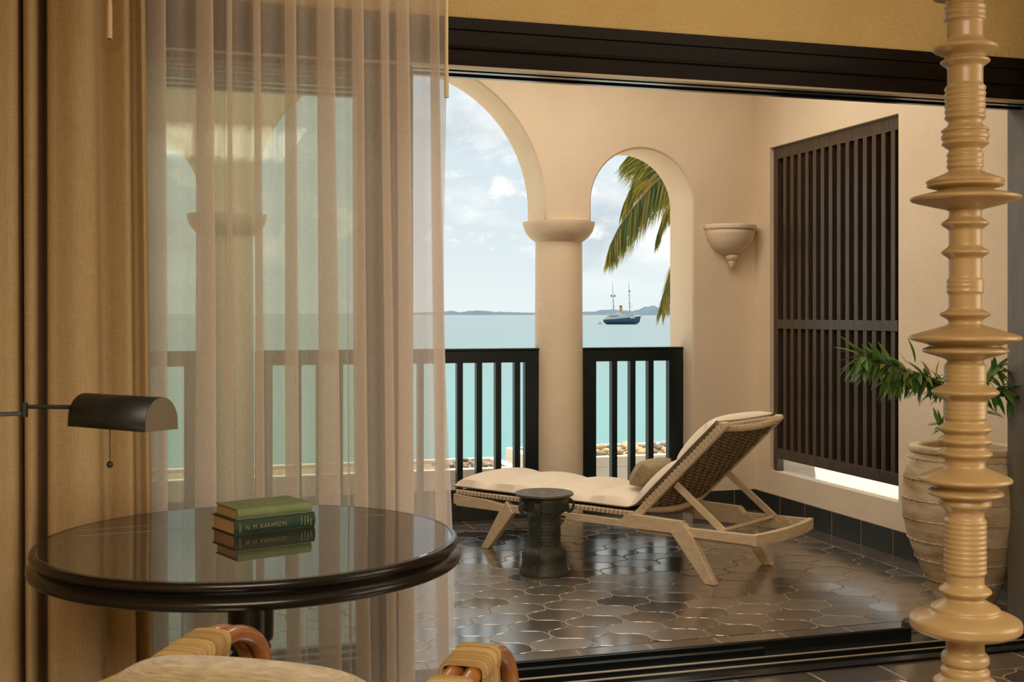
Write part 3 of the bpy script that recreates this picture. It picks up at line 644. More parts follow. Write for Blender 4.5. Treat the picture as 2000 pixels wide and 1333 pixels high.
def frond(path, length, droop, off, k0=0.15):
    pts = spline([pp(x, y, o) for (x, y), o in zip(path, off)], 16)
    n = len(pts); fr = MB().tube(pts, [0.022 * (1 - 0.85 * i / n) + 0.003 for i in range(n)], 6).build('frond_stalk', M['branch'], pt, True)
    b = MB()
    for i in range(int(n * k0), n):
        t = (pts[min(i + 1, n - 1)] - pts[max(i - 1, 0)]).normalized(); u = i / n
        side = t.cross(Vector((0, 0, 1))); side = side.normalized() if side.length > 0.1 else RT.copy()
        for sgn in (-1, 1):
            for sub in (0.0, 0.33, 0.66):
                p = pts[i].lerp(pts[min(i + 1, n - 1)], sub)
                L = length * (0.5 + 0.7 * math.sin(math.pi * min(1, 0.18 + u * 0.78))) * random.uniform(0.8, 1.1)
                dr = (t * random.uniform(0.55, 0.95) + side * sgn * random.uniform(0.25, 0.7) + Vector((0, 0, -droop * random.uniform(0.7, 1.2)))).normalized()
                wv = dr.cross(FW).normalized() * 0.0105 + FW * random.uniform(-0.006, 0.006)
                q1 = p + dr * L * 0.45 + Vector((0, 0, -0.02)); q2 = p + dr * L + Vector((0, 0, -0.16 * L))
                b.add([p - wv * 0.5, p + wv * 0.5, q1 + wv, q1 - wv, q2], [(0, 1, 2, 3), (3, 2, 4)])
    o = b.build('leaflets', M['palm'], fr); o['kind'] = 'stuff'
frond([(1425, 390), (1350, 342), (1290, 350), (1240, 400), (1205, 445), (1183, 486)], 0.60, 1.5, [0, -0.3, -0.5, -0.6, -0.7, -0.8])
frond([(1425, 390), (1365, 345), (1320, 318), (1275, 290), (1245, 285)], 0.62, 1.0, [0, 0.2, 0.4, 0.5, 0.6])
frond([(1425, 400), (1365, 420), (1325, 470), (1300, 530), (1278, 590)], 0.50, 1.0, [0, -0.4, -0.7, -0.9, -1.0])
frond([(1425, 390), (1370, 330), (1310, 300), (1260, 330), (1232, 385)], 0.5, 1.3, [0, 0.6, 0.9, 1.0, 1.1])
frond([(1425, 395), (1380, 350), (1340, 352), (1305, 405), (1285, 460)], 0.40, 0.95, [0, -0.1, 0.0, 0.1, 0.1])
frond([(1425, 390), (1500, 350), (1570, 380), (1620, 460)], 0.5, 0.8, [0, 0, 0, 0])

# ------------------------------------------------------------------ sun lounger
LA = Vector((1.828, 6.606, 0)); LU = Vector((0.5618, -0.8273, 0)); LW = Vector((0.8273, 0.5618, 0)); WID = 0.64
def lp(u, w, z): return LA + LU * u + LW * w + Vector((0, 0, z))
lg = thing('sun_lounger', 'pale teak sun lounger with raised woven rope backrest on the terrace', 'lounger', lp(0.7, WID / 2, 0))
def lprism(poly, w0, w1, name, parent=lg, m='teak', bevel=0.004):
    return MB().prism([lp(u, w0, z) for u, z in poly], LW * (w1 - w0)).build(name, M[m], parent, bevel=bevel)
T = 0.034
for w in (0.0, WID - T):
    lprism([(-0.235, 0.222), (0.06, 0.222), (1.25, 0.230), (1.30, 0.298), (1.02, 0.303), (0.96, 0.303), (0.925, 0.268), (0.10, 0.268), (0.02, 0.280), (-0.235, 0.290)], w, w + T, 'side_rail')
    lprism([(-0.038, 0), (0.016, 0), (0.200, 0.222), (0.150, 0.288), (0.105, 0.235)], w - 0.006, w + T + 0.004, 'leg')
    lprism([(1.432, 0), (1.489, 0), (1.355, 0.236), (1.290, 0.300), (1.232, 0.236)], w - 0.006, w + T + 0.004, 'leg')
    lprism([(1.30, 0.222), (1.702, 0.222), (1.702, 0.274), (1.30, 0.268)], w + 0.002, w + T - 0.004, 'rear_rail')
    # strut that props the backrest
    MB().beam(lp(1.235, w + T + 0.012 if w == 0 else w - 0.012, 0.475), lp(1.515, w + T + 0.012 if w == 0 else w - 0.012, 0.262), 0.016, 0.036, LW).build('prop_strut', M['teak'], lg, bevel=0.003)
# notched inner rails
for w in (T + 0.001, WID - T - 0.017):
    poly = [(1.02, 0.205), (1.70, 0.205), (1.70, 0.262)]
    for k in range(4): poly += [(1.64 - k * 0.075, 0.262), (1.63 - k * 0.075, 0.245), (1.605 - k * 0.075, 0.245), (1.595 - k * 0.075, 0.262)]
    lprism(poly + [(1.02, 0.262)], w, w + 0.015, 'notched_rail', bevel=0.002)
# bowed end rails
def bowed(u0, z0, z1, bow, th, name):
    n = 12; a = []; c = []
    for i in range(n + 1):
        s = i / n; uu = u0 + bow * 4 * s * (1 - s); a.append(lp(uu, s * WID, 0)); c.append(lp(uu - th, s * WID, 0))
    vs = [p + Vector((0, 0, z)) for z in (z0, z1) for p in a + c]; m = n + 1; fs = []
    for i in range(n):
        fs += [(i, i + 1, 2 * m + i + 1, 2 * m + i), (m + i, 3 * m + i, 3 * m + i + 1, m + i + 1), (2 * m + i, 2 * m + i + 1, 3 * m + i + 1, 3 * m + i), (i, m + i, m + i + 1, i + 1)]
    fs += [(0, 2 * m, 3 * m, m), (n, m + n, 3 * m + n, 2 * m + n)]
    MB().add(vs, fs).build(name, M['teak'], lg, bevel=0.003)
bowed(1.712, 0.219, 0.276, 0.035, 0.03, 'head_rail'); bowed(-0.225, 0.232, 0.290, -0.02, 0.03, 'foot_rail')
MB().tube([lp(1.505, 0.03, 0.268), lp(1.505, WID - 0.03, 0.268)], 0.011, 10).build('prop_bar', M['teak'], lg, True)
# seat frame with rope lacing
MB().prism([lp(-0.235, 0.03, 0.290), lp(1.0, 0.03, 0.290), lp(1.0, 0.03, 0.312), lp(-0.235, 0.03, 0.312)], LW * (WID - 0.06)).build('seat_webbing', M['rope'], lg)
for w in (0.006, WID - 0.036):
    MB().beam(lp(-0.24, w + 0.011, 0.303), lp(1.0, w + 0.011, 0.303), 0.03, 0.026, LW).build('seat_frame', M['teak'], lg, bevel=0.004)
lc = MB()
for k in range(44):
    uu = -0.21 + k * 0.0272; lc.tube([lp(uu, 0.001, 0.291), lp(uu + 0.004, 0.001, 0.312), lp(uu + 0.006, 0.02, 0.320)], 0.0022, 5)
o = lc.build('seat_lacing', M['rope'], lg); o['kind'] = 'stuff'
# backrest
B0 = (1.024, 0.306); B1 = (1.523, 0.792); BD = Vector((B1[0] - B0[0], B1[1] - B0[1])); BL = BD.length; BD /= BL; BN = Vector((-BD.y, BD.x))
def bp(s, w, h=0.0): return lp(B0[0] + BD.x * s + BN.x * h, w, B0[1] + BD.y * s + BN.y * h)
bf = MB().prism([bp(-0.03, 0.012, -0.020), bp(BL + 0.02, 0.012, -0.020), bp(BL + 0.03, 0.012, 0.0), bp(BL + 0.005, 0.012, 0.022), bp(-0.03, 0.012, 0.022)], LW * 0.032).build('backrest_rail', M['teak'], lg, bevel=0.006)
MB().prism([bp(-0.03, WID - 0.044, -0.020), bp(BL + 0.02, WID - 0.044, -0.020), bp(BL + 0.03, WID - 0.044, 0.0), bp(BL + 0.005, WID - 0.044, 0.022), bp(-0.03, WID - 0.044, 0.022)], LW * 0.032).build('backrest_rail', M['teak'], lg, bevel=0.006)
for s, nm in ((BL - 0.015, 'backrest_top_bar'), (0.04, 'backrest_lower_bar')):
    pts = [bp(s, 0.03 + (WID - 0.06) * i / 10, -0.02 * 4 * (i / 10) * (1 - i / 10) * (1 if s > 0.1 else 2)) for i in range(11)]
    MB().tube(pts, 0.018, 10).build(nm, M['teak'], lg, True)
wv = MB(); nr = 24; nc = 15
for i in range(nr):                      # plaited ropes running across
    s0 = 0.07 + (BL - 0.115) * i / (nr - 1); pts = []
    for j in range(nc * 2 + 1):
        pts.append(bp(s0 + 0.004 * math.sin(j * math.pi), 0.046 + (WID - 0.092) * j / (nc * 2), -0.004 - 0.012 * 4 * (j / nc / 2) * (1 - j / nc / 2) + 0.011 * math.sin((j + i) * math.pi / 2 + 0.4)))
    wv.tube(pts, 0.0086, 5, False)
o = wv.build('woven_rope_back', M['rope'], lg, True); o['kind'] = 'stuff'
for q in range(12):                      # straight cords up the back
    ww = 0.07 + (WID - 0.14) * q / 11
    MB().tube([bp(0.06, ww, -0.012), bp(BL * 0.5, ww, -0.018), bp(BL - 0.03, ww, -0.012)], 0.0038, 5).build('back_cord', M['rope'], lg)
lc = MB()
for ww0, ww1 in ((0.008, 0.02), (WID - 0.008, WID - 0.02)):
    for k in range(25):
        s = 0.06 + k * 0.0262; lc.tube([bp(s, ww0, -0.004), bp(s + 0.006, ww0, 0.016), bp(s + 0.008, ww1, 0.027)], 0.0036, 5)
for k in range(22):
    ww = 0.05 + k * (WID - 0.10) / 21; lc.tube([bp(BL + 0.004, ww, -0.020), bp(BL + 0.010, ww + 0.006, -0.002), bp(BL - 0.004, ww + 0.010, 0.018)], 0.0042, 5)
o = lc.build('back_lacing', M['lace'], lg); o['kind'] = 'stuff'
MB().prism([lp(0.49, -0.0015, 0.237), lp(0.565, -0.0015, 0.237), lp(0.565, -0.0015, 0.247), lp(0.49, -0.0015, 0.247)], LW * 0.003).build('maker_plate', M['black_metal'], lg)
# mattress
segs = [(-0.255, 0.325), (-0.04, 0.322), (0.31, 0.322), (0.66, 0.322), (0.99, 0.324)]
def spine(s):                             # path of the mattress underside, s in metres
    flat = 1.204
    if s < flat: return Vector((-0.262 + s, 0.322)), Vector((0, 1))
    q = s - flat; r = 0.14; ang = math.atan2(BD.y, BD.x); al = r * ang
    if q < al:
        a = q / r; return Vector((-0.262 + flat + r * math.sin(a), 0.322 + r * (1 - math.cos(a)))), Vector((-math.sin(a), math.cos(a)))
    e = Vector((-0.262 + flat + r * math.sin(ang), 0.322 + r * (1 - math.cos(ang)))) + BD * (q - al); return e, BN.copy()
LM = 1.204 + 0.14 * math.atan2(BD.y, BD.x) + 0.640
tuft = [0.0, 0.235, 0.60, 0.94, 1.235, 1.62, LM]
def thick(s, w):
    for a, b_ in zip(tuft, tuft[1:]):
        if a <= s <= b_:
            t = (s - a) / (b_ - a); e = max(0.0, min(1, (4 * t * (1 - t)))) ** 0.40
            ww = max(0.0, 1 - (2 * w - 1) ** 2) ** 0.30
            return 0.012 + 0.074 * e * ww + 0.004 * ww
    return 0.02
def mtop(u_, w_):
    p, nrm = spine(u_ * LM); th = thick(u_ * LM, w_); q = p + nrm * th
    ed = 0.012 * (1 - max(0, 1 - (2 * w_ - 1) ** 2) ** 0.3) * math.sin(u_ * 40)
    return lp(q.x, 0.012 + w_ * (WID - 0.024) + ed * 0.2, q.y)
def mbot(u_, w_):
    p, nrm = spine(u_ * LM); q = p + nrm * (0.004 + 0.010 * (1 - max(0, 1 - (2 * w_ - 1) ** 2) ** 0.5)); return lp(q.x, 0.012 + w_ * (WID - 0.024), q.y)
mt = MB().grid(mtop, 120, 28); nu, nv = 120, 28
b2 = MB().grid(mbot, nu, nv); off = len(mt.v); mt.v += b2.v; mt.f += [tuple(i + off for i in f[::-1]) for f in b2.f]
idx = lambda i, j: i * (nv + 1) + j
for i in range(nu):
    mt.f += [(idx(i, 0), off + idx(i, 0), off + idx(i + 1, 0), idx(i + 1, 0)), (idx(i, nv), idx(i + 1, nv), off + idx(i + 1, nv), off + idx(i, nv))]
for j in range(nv):
    mt.f += [(idx(0, j), idx(0, j + 1), off + idx(0, j + 1), off + idx(0, j)), (idx(nu, j), off + idx(nu, j), off + idx(nu, j + 1), idx(nu, j + 1))]
mo = mt.build('lounger_cushion', M['cushion'], None, True); tag(mo, 'cream padded mattress lying along the teak lounger', 'cushion')
for w_, nm in ((0.0, 'piping'), (1.0, 'piping')):
    MB().tube([mtop(i / 90, w_) for i in range(91)], 0.0042, 6).build(nm, M['rope'], mo, True)
# small pillow leaning on the backrest
pl = thing('throw_pillow', 'small olive tweed pillow leaning on the lounger backrest', 'pillow', lp(0.98, 0.3, 0.40))
def pil(sgn):
    def f(a, c):
        x, y = 2 * a - 1, 2 * c - 1; th = 0.050 * max(0, (1 - x ** 4) * (1 - y ** 4)) ** 0.5
        ww = 0.30 + x * 0.16 * (1 - 0.05 * y * y); s = y * 0.075 * (1 - 0.05 * x * x)
        d = Vector((math.cos(R(58)), math.sin(R(58)))); nrm = Vector((-d.y, d.x))
        q = Vector((0.922, 0.488)) + d * s + nrm * th * sgn; return lp(q.x, ww, q.y)
    return f
b = MB().grid(pil(1), 18, 14); b3 = MB().grid(pil(-1), 18, 14); b.add(b3.v, [f[::-1] for f in b3.f])
b.build('cover', M['pillow'], pl, True)

# ------------------------------------------------------------------ bronze drum side table
dc = (1.945, 5.90, 0)
dt = thing('drum_side_table', 'dark green bronze rain drum used as a side table by the lounger', 'side table', dc)
MB().lathe([(0.0, 0.404), (0.146, 0.404), (0.1525, 0.408), (0.1525, 0.418), (0.148, 0.421), (0.14, 0.4205), (0.120, 0.4215), (0.118, 0.420), (0.10, 0.420), (0.098, 0.4215), (0.076, 0.4215), (0.074, 0.420), (0.05, 0.420), (0.048, 0.422), (0.026, 0.422), (0.024, 0.424), (0.0, 0.4245)], dc, 56).build('top', M['bronzetop'], dt, True)
pr = [(0.118, 0.0), (0.130, 0.002), (0.130, 0.012), (0.124, 0.022), (0.119, 0.045), (0.116, 0.070), (0.117, 0.085), (0.115, 0.105), (0.108, 0.120), (0.094, 0.133), (0.088, 0.142)]
z = 0.142
while z < 0.285:
    pr += [(0.0865, z + 0.004), (0.0848, z + 0.008), (0.0848, z + 0.012), (0.0868, z + 0.016)]; z += 0.018
pr += [(0.086, 0.292), (0.089, 0.305), (0.102, 0.318), (0.120, 0.328), (0.129, 0.340), (0.131, 0.352), (0.128, 0.356), (0.131, 0.362), (0.129, 0.376), (0.131, 0.382), (0.127, 0.398), (0.120, 0.405)]
MB().lathe(pr, dc, 56).build('body', M['bronze'], dt, True)
for zz, rr in ((0.216, 0.0885), (0.082, 0.119), (0.345, 0.132)):
    MB().lathe([(rr - 0.004, zz - 0.003), (rr, zz - 0.002), (rr, zz + 0.002), (rr - 0.004, zz + 0.003)], dc, 48).build('raised_band', M['bronze'], dt, True)
for a in (R(200), R(238), R(345), R(20)):
    c = Vector((math.cos(a), math.sin(a), 0)); pts = []
    for k in range(11):
        ph = math.pi * (k / 10 - 0.5); pts.append(Vector(dc) + c * (0.122 + 0.032 * math.cos(ph)) + Vector((0, 0, 0.352 + 0.036 * math.sin(ph))))
    sd_ = Vector((-c.y, c.x, 0)); hb = MB()
    for q in (-0.009, 0, 0.009): hb.tube([p + sd_ * q for p in pts], 0.0055, 6)
    hb.build('handle', M['bronze'], dt, True)
a = R(236); c = Vector((math.cos(a), math.sin(a), 0))
MB().tube([Vector(dc) + c * (r + 0.002) + Vector((0, 0, z)) for r, z in pr[3:-8:2]], 0.0045, 6).build('casting_seam', M['bronze'], dt, True)

# ------------------------------------------------------------------ large jar with plant
pc = Vector((3.515, 4.585, 0)); 
pj = thing('potted_plant', 'tall weathered terracotta jar with an arching leafy green plant', 'potted plant', pc)
kk = 5.4 / 2330
prof = [(0.100, 0.0), (0.108, 0.004), (0.122, 0.03), (0.140, 0.075), (0.160, 0.125), (0.182, 0.18), (0.207, 0.235), (0.232, 0.295), (0.252, 0.355), (0.265, 0.42), (0.272, 0.48), (0.271, 0.53), (0.266, 0.58), (0.257, 0.64), (0.246, 0.69), (0.237, 0.715), (0.232, 0.725)]
MB().lathe(prof, pc, 64).build('jar_body', M['jar'], pj, True)
MB().lathe([(0.231, 0.722), (0.240, 0.728), (0.243, 0.740), (0.239, 0.751), (0.228, 0.755), (0.200, 0.755), (0.192, 0.748), (0.190, 0.62), (0.0, 0.62)], pc, 64).build('jar_rim', M['jar'], pj, True)
for zz in (0.155, 0.245, 0.335, 0.43, 0.52, 0.61, 0.70):
    rr = next(r0 + (r1 - r0) * (zz - z0) / (z1 - z0) for (r0, z0), (r1, z1) in zip(prof, prof[1:]) if z0 <= zz <= z1)
    pts = []
    for k in range(97):
        a = 2 * math.pi * k / 96; w = 0.0022 * math.sin(k * 2.9) ; pts.append(pc + Vector(((rr + 0.002) * math.cos(a), (rr + 0.002) * math.sin(a), zz + w)))
    MB().tube(pts, [0.0030 + 0.0016 * math.sin(k * 1.9) for k in range(97)], 6, False).build('rope_band', M['jar'], pj, True)
MB().lathe([(0.0, 0.665), (0.12, 0.663), (0.194, 0.655)], pc, 30).build('soil', M['soil'], pj, True)
PLD = 5.05                                            # leaves hang a little nearer than the jar
def qp(x, y, d=PLD): return RT * ((x - 1000) * d / 2330) + FW * d + Vector((0, 0, CAM_H + (613 - y) * d / 2330))
def leaf_mesh(nm, m):
    b = MB(); n = 6; vs = []
    for i in range(n + 1):
        t = i / n; w = 0.13 * (math.sin(math.pi * min(1, t * 0.92 + 0.06)) ** 0.8) * (1 - 0.35 * t); z = -0.20 * t * t
        vs += [(t, -w, z + 0.035 * (w / 0.13)), (t, 0, z), (t, w, z + 0.035 * (w / 0.13))]
    b.add(vs, [(i * 3 + j, (i + 1) * 3 + j, (i + 1) * 3 + j + 1, i * 3 + j + 1) for i in range(n) for j in range(2)])
    return b.mesh(nm, m, True)
LEAF = leaf_mesh('leaf', M['leaf']); LEAFO = leaf_mesh('orange_leaf', M['leaf_orange'])
nleaf = 0
def put_leaf(p, d, L, me=LEAF, nm='leaf'):
    global nleaf; nleaf += 1
    d = d.normalized(); up = Vector((0, 0, 1)) + Vector((random.uniform(-.5, .5), random.uniform(-.5, .5), 0)); y = up.cross(d)
    if y.length < 0.05: y = RT.copy()
    y.normalize(); z = d.cross(y)
    m = Matrix((( d.x * L, y.x * L * 0.9, z.x * L, p.x), (d.y * L, y.y * L * 0.9, z.y * L, p.y), (d.z * L, y.z * L * 0.9, z.z * L, p.z), (0, 0, 0, 1)))
    inst(nm, me, pj, m)
def branch(path, depths, leaves, L, r0, spread=1.0, start=0.2, droop=0.35):
    pts = spline([qp(x, y, d) for (x, y), d in zip(path, depths)], 10); n = len(pts)
    MB().tube(pts, [r0 * (1 - 0.7 * i / n) + 0.002 for i in range(n)], 7).build('branch', M['branch'], pj, True)
    for k in range(leaves):
        u = start + (1 - start) * (k + random.random()) / leaves; i = min(n - 2, int(u * (n - 1)))
        t = (pts[i + 1] - pts[i]).normalized(); p = pts[i].lerp(pts[i + 1], random.random())
        rv = Vector((random.gauss(0, 1), random.gauss(0, 1), random.gauss(0, 0.7))); rv -= t * rv.dot(t); rv.normalize()
        put_leaf(p, t * random.uniform(0.5, 1.0) + rv * spread * random.uniform(0.5, 0.95) + Vector((0, 0, -droop * random.uniform(0.2, 1.6))), L * random.uniform(0.7, 1.1))
branch([(1890, 875), (1868, 815), (1858, 775), (1820, 742), (1765, 722), (1712, 706), (1680, 696)], [5.35, 5.3, 5.2, 5.1, 5.0, 4.95, 4.9], 130, 0.125, 0.008, start=0.36, droop=0.45)
branch([(1862, 790), (1830, 752), (1795, 735), (1760, 735), (1735, 742)], [5.25, 5.15, 5.05, 5.0, 4.98], 55, 0.115, 0.006, start=0.2, droop=0.7)
branch([(1895, 875), (1905, 820), (1918, 780), (1935, 740), (1955, 715)], [5.35, 5.3, 5.25, 5.2, 5.15], 50, 0.115, 0.007, start=0.3, droop=0.5)
branch([(1910, 800), (1935, 770), (1960, 760), (1985, 775)], [5.3, 5.2, 5.15, 5.1], 32, 0.115, 0.005, start=0.25, droop=0.7)
branch([(1885, 880), (1862, 860), (1842, 838), (1830, 826)], [5.3, 5.25, 5.2, 5.2], 14, 0.075, 0.004, start=0.3, droop=0.1)
for x, y, dx, dz in ((1770, 712, -0.35, 0.9), (1757, 716, -0.65, 0.6), (1818, 735, -0.3, 0.8), (1829, 737, 0.0, 1.0)):
    put_leaf(qp(x, y, 5.0), RT * dx + Vector((0, 0, dz)), 0.072, LEAFO, 'orange_leaf')
for x, y, dx, dz in ((1787, 708, -0.12, 1.0), (1725, 706, -0.5, 0.7), (1700, 700, -0.6, 0.6), (1740, 712, -0.35, 0.8), (1690, 690, -1, 0.25), (1684, 698, -1, 0.0), (1682, 702, -1, -0.3), (1690, 712, -0.8, -0.7)):
    put_leaf(qp(x, y, 4.95), RT * dx + Vector((0, 0, dz)), 0.105)
print('plant leaves', nleaf)
ds = MB().lathe([(0.038, 0), (0.04, 0.004), (0.038, 0.022), (0.028, 0.033), (0.0, 0.036)], (3.12, 4.425, 0.0), 24).build('door_stop', M['blacktile'], None, True)
tag(ds, 'small dark domed door stop on the terrace border tiles', 'door stop')

# ------------------------------------------------------------------ turned bed post
PO = RT * (885 / 2330 * 2.5) + FW * 2.5; PS = 2.5 / 2330
base_r = [(-400, 34), (230, 33), (250, 30), (700, 31), (716, 37), (910, 37), (1000, 35), (1400, 36), (2000, 36)]
feat = []   # (y, half width, h above, h below, power above, power below)
def ring(y, hw, h=6): feat.append((y, hw, h, h, 0.5, 0.5))
def disc(y, hw, ha, hb, pa=1.3, pb=1.1): feat.append((y, hw, ha, hb, pa, pb))
for y in (16, 27, 38): ring(y, 39.5, 5)
disc(-8, 62, 22, 10); disc(95, 61, 18, 18); disc(120, 47, 8, 12)
for k in range(6): ring(173 + k * 11.3, 39, 5.5)
disc(257, 46, 14, 4); disc(268, 45, 8, 8, .3, .3); disc(279, 45, 4, 14)
for y in (303, 314, 325): ring(y, 35, 5)
disc(356, 73, 22, 6, 1.2, .4); disc(364, 73, 6, 10, .4, 1.5); disc(388, 103, 22, 22, 1.2, 0.9)
disc(437, 45, 12, 12); disc(493, 45, 12, 12)
for y in (550, 559, 569): ring(y, 35, 5)
disc(614, 48, 10, 12); disc(661, 104, 26, 24, 0.95, 1.2); disc(686, 80, 12, 18, .6, 1.1)
for y in (716, 725, 734, 742): ring(y, 39.5, 5)
disc(766, 63, 18, 18)
for y in (788, 797, 806, 815): ring(y, 40.5, 5.5)
for y in (837, 861, 886): disc(y, 51, 13, 13)
disc(937, 87, 24, 22, 0.95, 1.2); disc(964, 71, 12, 14, .6, 1.0); disc(983, 49, 10, 18, .6, 1.4)
for k in range(11): ring(1018 + k * 9.8, 40.5, 5.2)
disc(1154, 49.5, 14, 14); disc(1189, 65, 20, 14, 1.2, .6); disc(1217, 105, 26, 30, 0.75, 0.8)
disc(1287, 45, 14, 14, .8, .8); disc(1312, 46, 10, 12, .8, .8); disc(1336, 60, 16, 20, .8, 1); disc(1400, 100, 24, 26)
for k in range(9): ring(1460 + k * 11, 41, 5.5)
disc(1600, 70, 20, 20); disc(1690, 100, 24, 26)
for k in range(5): ring(1750 + k * 11, 41, 5.5)
disc(1850, 95, 30, 40, .7, .4)
def rad_at(y):
    for (a, ra), (b_, rb) in zip(base_r, base_r[1:]):
        if a <= y <= b_: r = ra + (rb - ra) * (y - a) / (b_ - a); break
    m = r
    for yc, hw, ha, hb, pa, pb in feat:
        t = (yc - y) / ha if y < yc else (y - yc) / hb
        if t < 1:
            if hw > 44: t = max(0.0, (t - 0.17) / 0.83)
            p = pa if y < yc else pb
            e = (1 - t) ** p if p >= 0.9 else (1 - t * t) ** p
            rim = min(1.0, (1 - t) * 1.0)
            v = r + (hw - r) * e
            m = max(m, v)
    return m
ys = [-120 + i * 1.6 for i in range(int((1871 + 120) / 1.6) + 1)]; rr = [rad_at(y) for y in ys]
rs = rr
for _ in range(2): rs = [sum(rs[max(0, i - 1):i + 2]) / len(rs[max(0, i - 1):i + 2]) for i in range(len(rs))]
pf = [(r * PS, CAM_H - (y - 613) * PS) for y, r in zip(ys, rs)][::-1]
pf[0] = (pf[0][0], 0.0)
bp_ = thing('turned_post', 'tall honey cream turned post of stacked discs and rings in the foreground', 'post', (PO.x, PO.y, 0))
MB().lathe(pf, (PO.x, PO.y, 0), 56).build('turned_shaft', M['ceramic'], bp_, True)
MB().lathe([(0.0, 2.22), (0.04, 2.20), (0.045, 2.16), (0.035, 2.12)][::-1], (PO.x, PO.y, 0), 32).build('finial', M['ceramic'], bp_, True)

# ------------------------------------------------------------------ curtains
def cloth(path_fn, z0, z1, nz, name, m, lab, thick=0.0):
    pts = path_fn(0.0); n = len(pts); b = MB(); vs = []
    for k in range(nz + 1):
        u = k / nz; row = path_fn(u)
        for p in row: vs.append((p[0], p[1], z1 + (z0 - z1) * u))
    b.add(vs, [(k * n + i, k * n + i + 1, (k + 1) * n + i + 1, (k + 1) * n + i) for k in range(nz) for i in range(n - 1)])
    o = b.build(name, m, None, True, thick=thick); tag(o, lab, 'curtain'); return o
SY = 3.925; sX = lambda px: (lambda r: SY * r)((math.sin(YAW) + math.cos(YAW) * (px - 1000) / 2330) / (math.cos(YAW) - math.sin(YAW) * (px - 1000) / 2330))
pleats = [(215, 22), (305, 30), (398, 26), (448, 6), (500, 9), (566, 15), (633, 24), (697, 14), (748, 7), (783, 15), (846, 9)]
def sheer_path(u):
    pts = []; X = 150.0; drift = 6 * u
    ctrl = [(130, 0)]
    for c, w in pleats:
        sway = drift * (c - 200) / 650 * 3 + 4 * math.sin(c * 0.05 + u * 3) * u
        c2 = c + sway; w2 = w * (0.85 + 0.5 * u)
        ctrl += [(c2 - w2 * 1.3, 0.022), (c2 + w2 * 0.45, -0.030), (c2 + w2 * 0.5, -0.012), (c2 - w2 * 0.45, 0.010), (c2 - w2 * 0.5, 0.030), (c2 + w2 * 1.3, 0.012)]
    end = 862 + 22 * u + 6 * math.sin(u * 9)
    ctrl += [(end - 4, 0.004), (end, 0.0)]
    P = [Vector((sX(x), SY + y, 0)) for x, y in ctrl]
    return [(p.x, p.y) for p in spline(P, 6)]
sh = cloth(sheer_path, 0.03, 2.823, 40, 'sheer_curtain', M['sheer'], 'long pale sheer voile curtain drawn over the glass doors')
def drape_path(u):
    ctrl = []; f = lambda px, y: ctrl.append((px, y))
    s = 22 * u
    for px, y in ((-420, 0), (-360, -.06), (-300, .03), (-250, -.06), (-190, .04), (-130, -.06), (-75, .03), (-40, -.05), (5, -.065), (33 + s * .2, -.05), (39 + s * .3, .09), (45 + s * .3, .09), (47 + s * .3, -.03), (70, -.04), (81 + s * .1, .10), (91 + s * .1, .11), (94 + s * .1, -.02), (118, -.050), (150 + s * .3, -.075), (176 + s, -.055), (186 + s, .0), (200 + s, .004), (225 + s * .6, -.024), (243 + s, -.040), (250 + s * .8, .01), (262 + s * .8, .016), (272 + s, -.02), (277 + s, .0), (279 + s, .03)):
        f(px, y)
    q = 3.80; P = []
    for px, y in ctrl:
        t = (px - 1000) / 2330; r = (math.sin(YAW) + math.cos(YAW) * t) / (math.cos(YAW) - math.sin(YAW) * t); P.append(Vector((q * r, q + y, 0)))
    return [(p.x, p.y) for p in spline(P, 6)]
dr = cloth(drape_path, 0.02, 2.823, 30, 'linen_drape', M['linen'], 'heavy ochre linen drape gathered at the left', 0.003)
def rdrape(u):
    e = 3.352 - 0.032 * max(0, u - 0.25)
    P = [Vector((e, 3.93, 0)), Vector((e + 0.03, 3.90, 0)), Vector((e + 0.08, 3.95, 0)), Vector((e + 0.13, 3.89, 0)), Vector((e + 0.19, 3.95, 0)), Vector((e + 0.24, 3.90, 0))]
    return [(p.x, p.y) for p in spline(P, 6)]
cloth(rdrape, 0.19, 2.83, 20, 'cream_drape', M['linen_white'], 'cream drape edge hanging by the right door jamb', 0.003)
for x, y, zb, lab in ((sX(214) * 3.66 / SY, 3.66, 2.15, 'ivory curtain wand in front of the ochre linen drape'), (sX(868), SY - 0.03, 2.075, 'ivory curtain wand at the edge of the sheer curtain'), (3.325, 3.86, 2.13, 'ivory curtain wand by the right door jamb')):
    t = thing('curtain_wand', lab, 'curtain wand', (x, y, zb), 'curtain wands')
    MB().tube([(x, y, 2.82), (x, y, zb)], 0.0062, 8).build('rod', M['wand'], t, True)
    MB().tube([(x, y, zb + 0.10), (x, y, zb)], [0.0075, 0.0082], 8).build('grip', M['wand'], t, True)
for y, x0, x1, lab in ((SY, -0.9, 1.05, 'curtain track above the sheer curtain'), (3.80, -0.9, 0.1, 'curtain track above the linen drape')):
    tag(MB().box((x0, y - 0.02, 2.825), (x1, y + 0.02, 2.85)).build('curtain_track', M['white']), lab, 'curtain track')

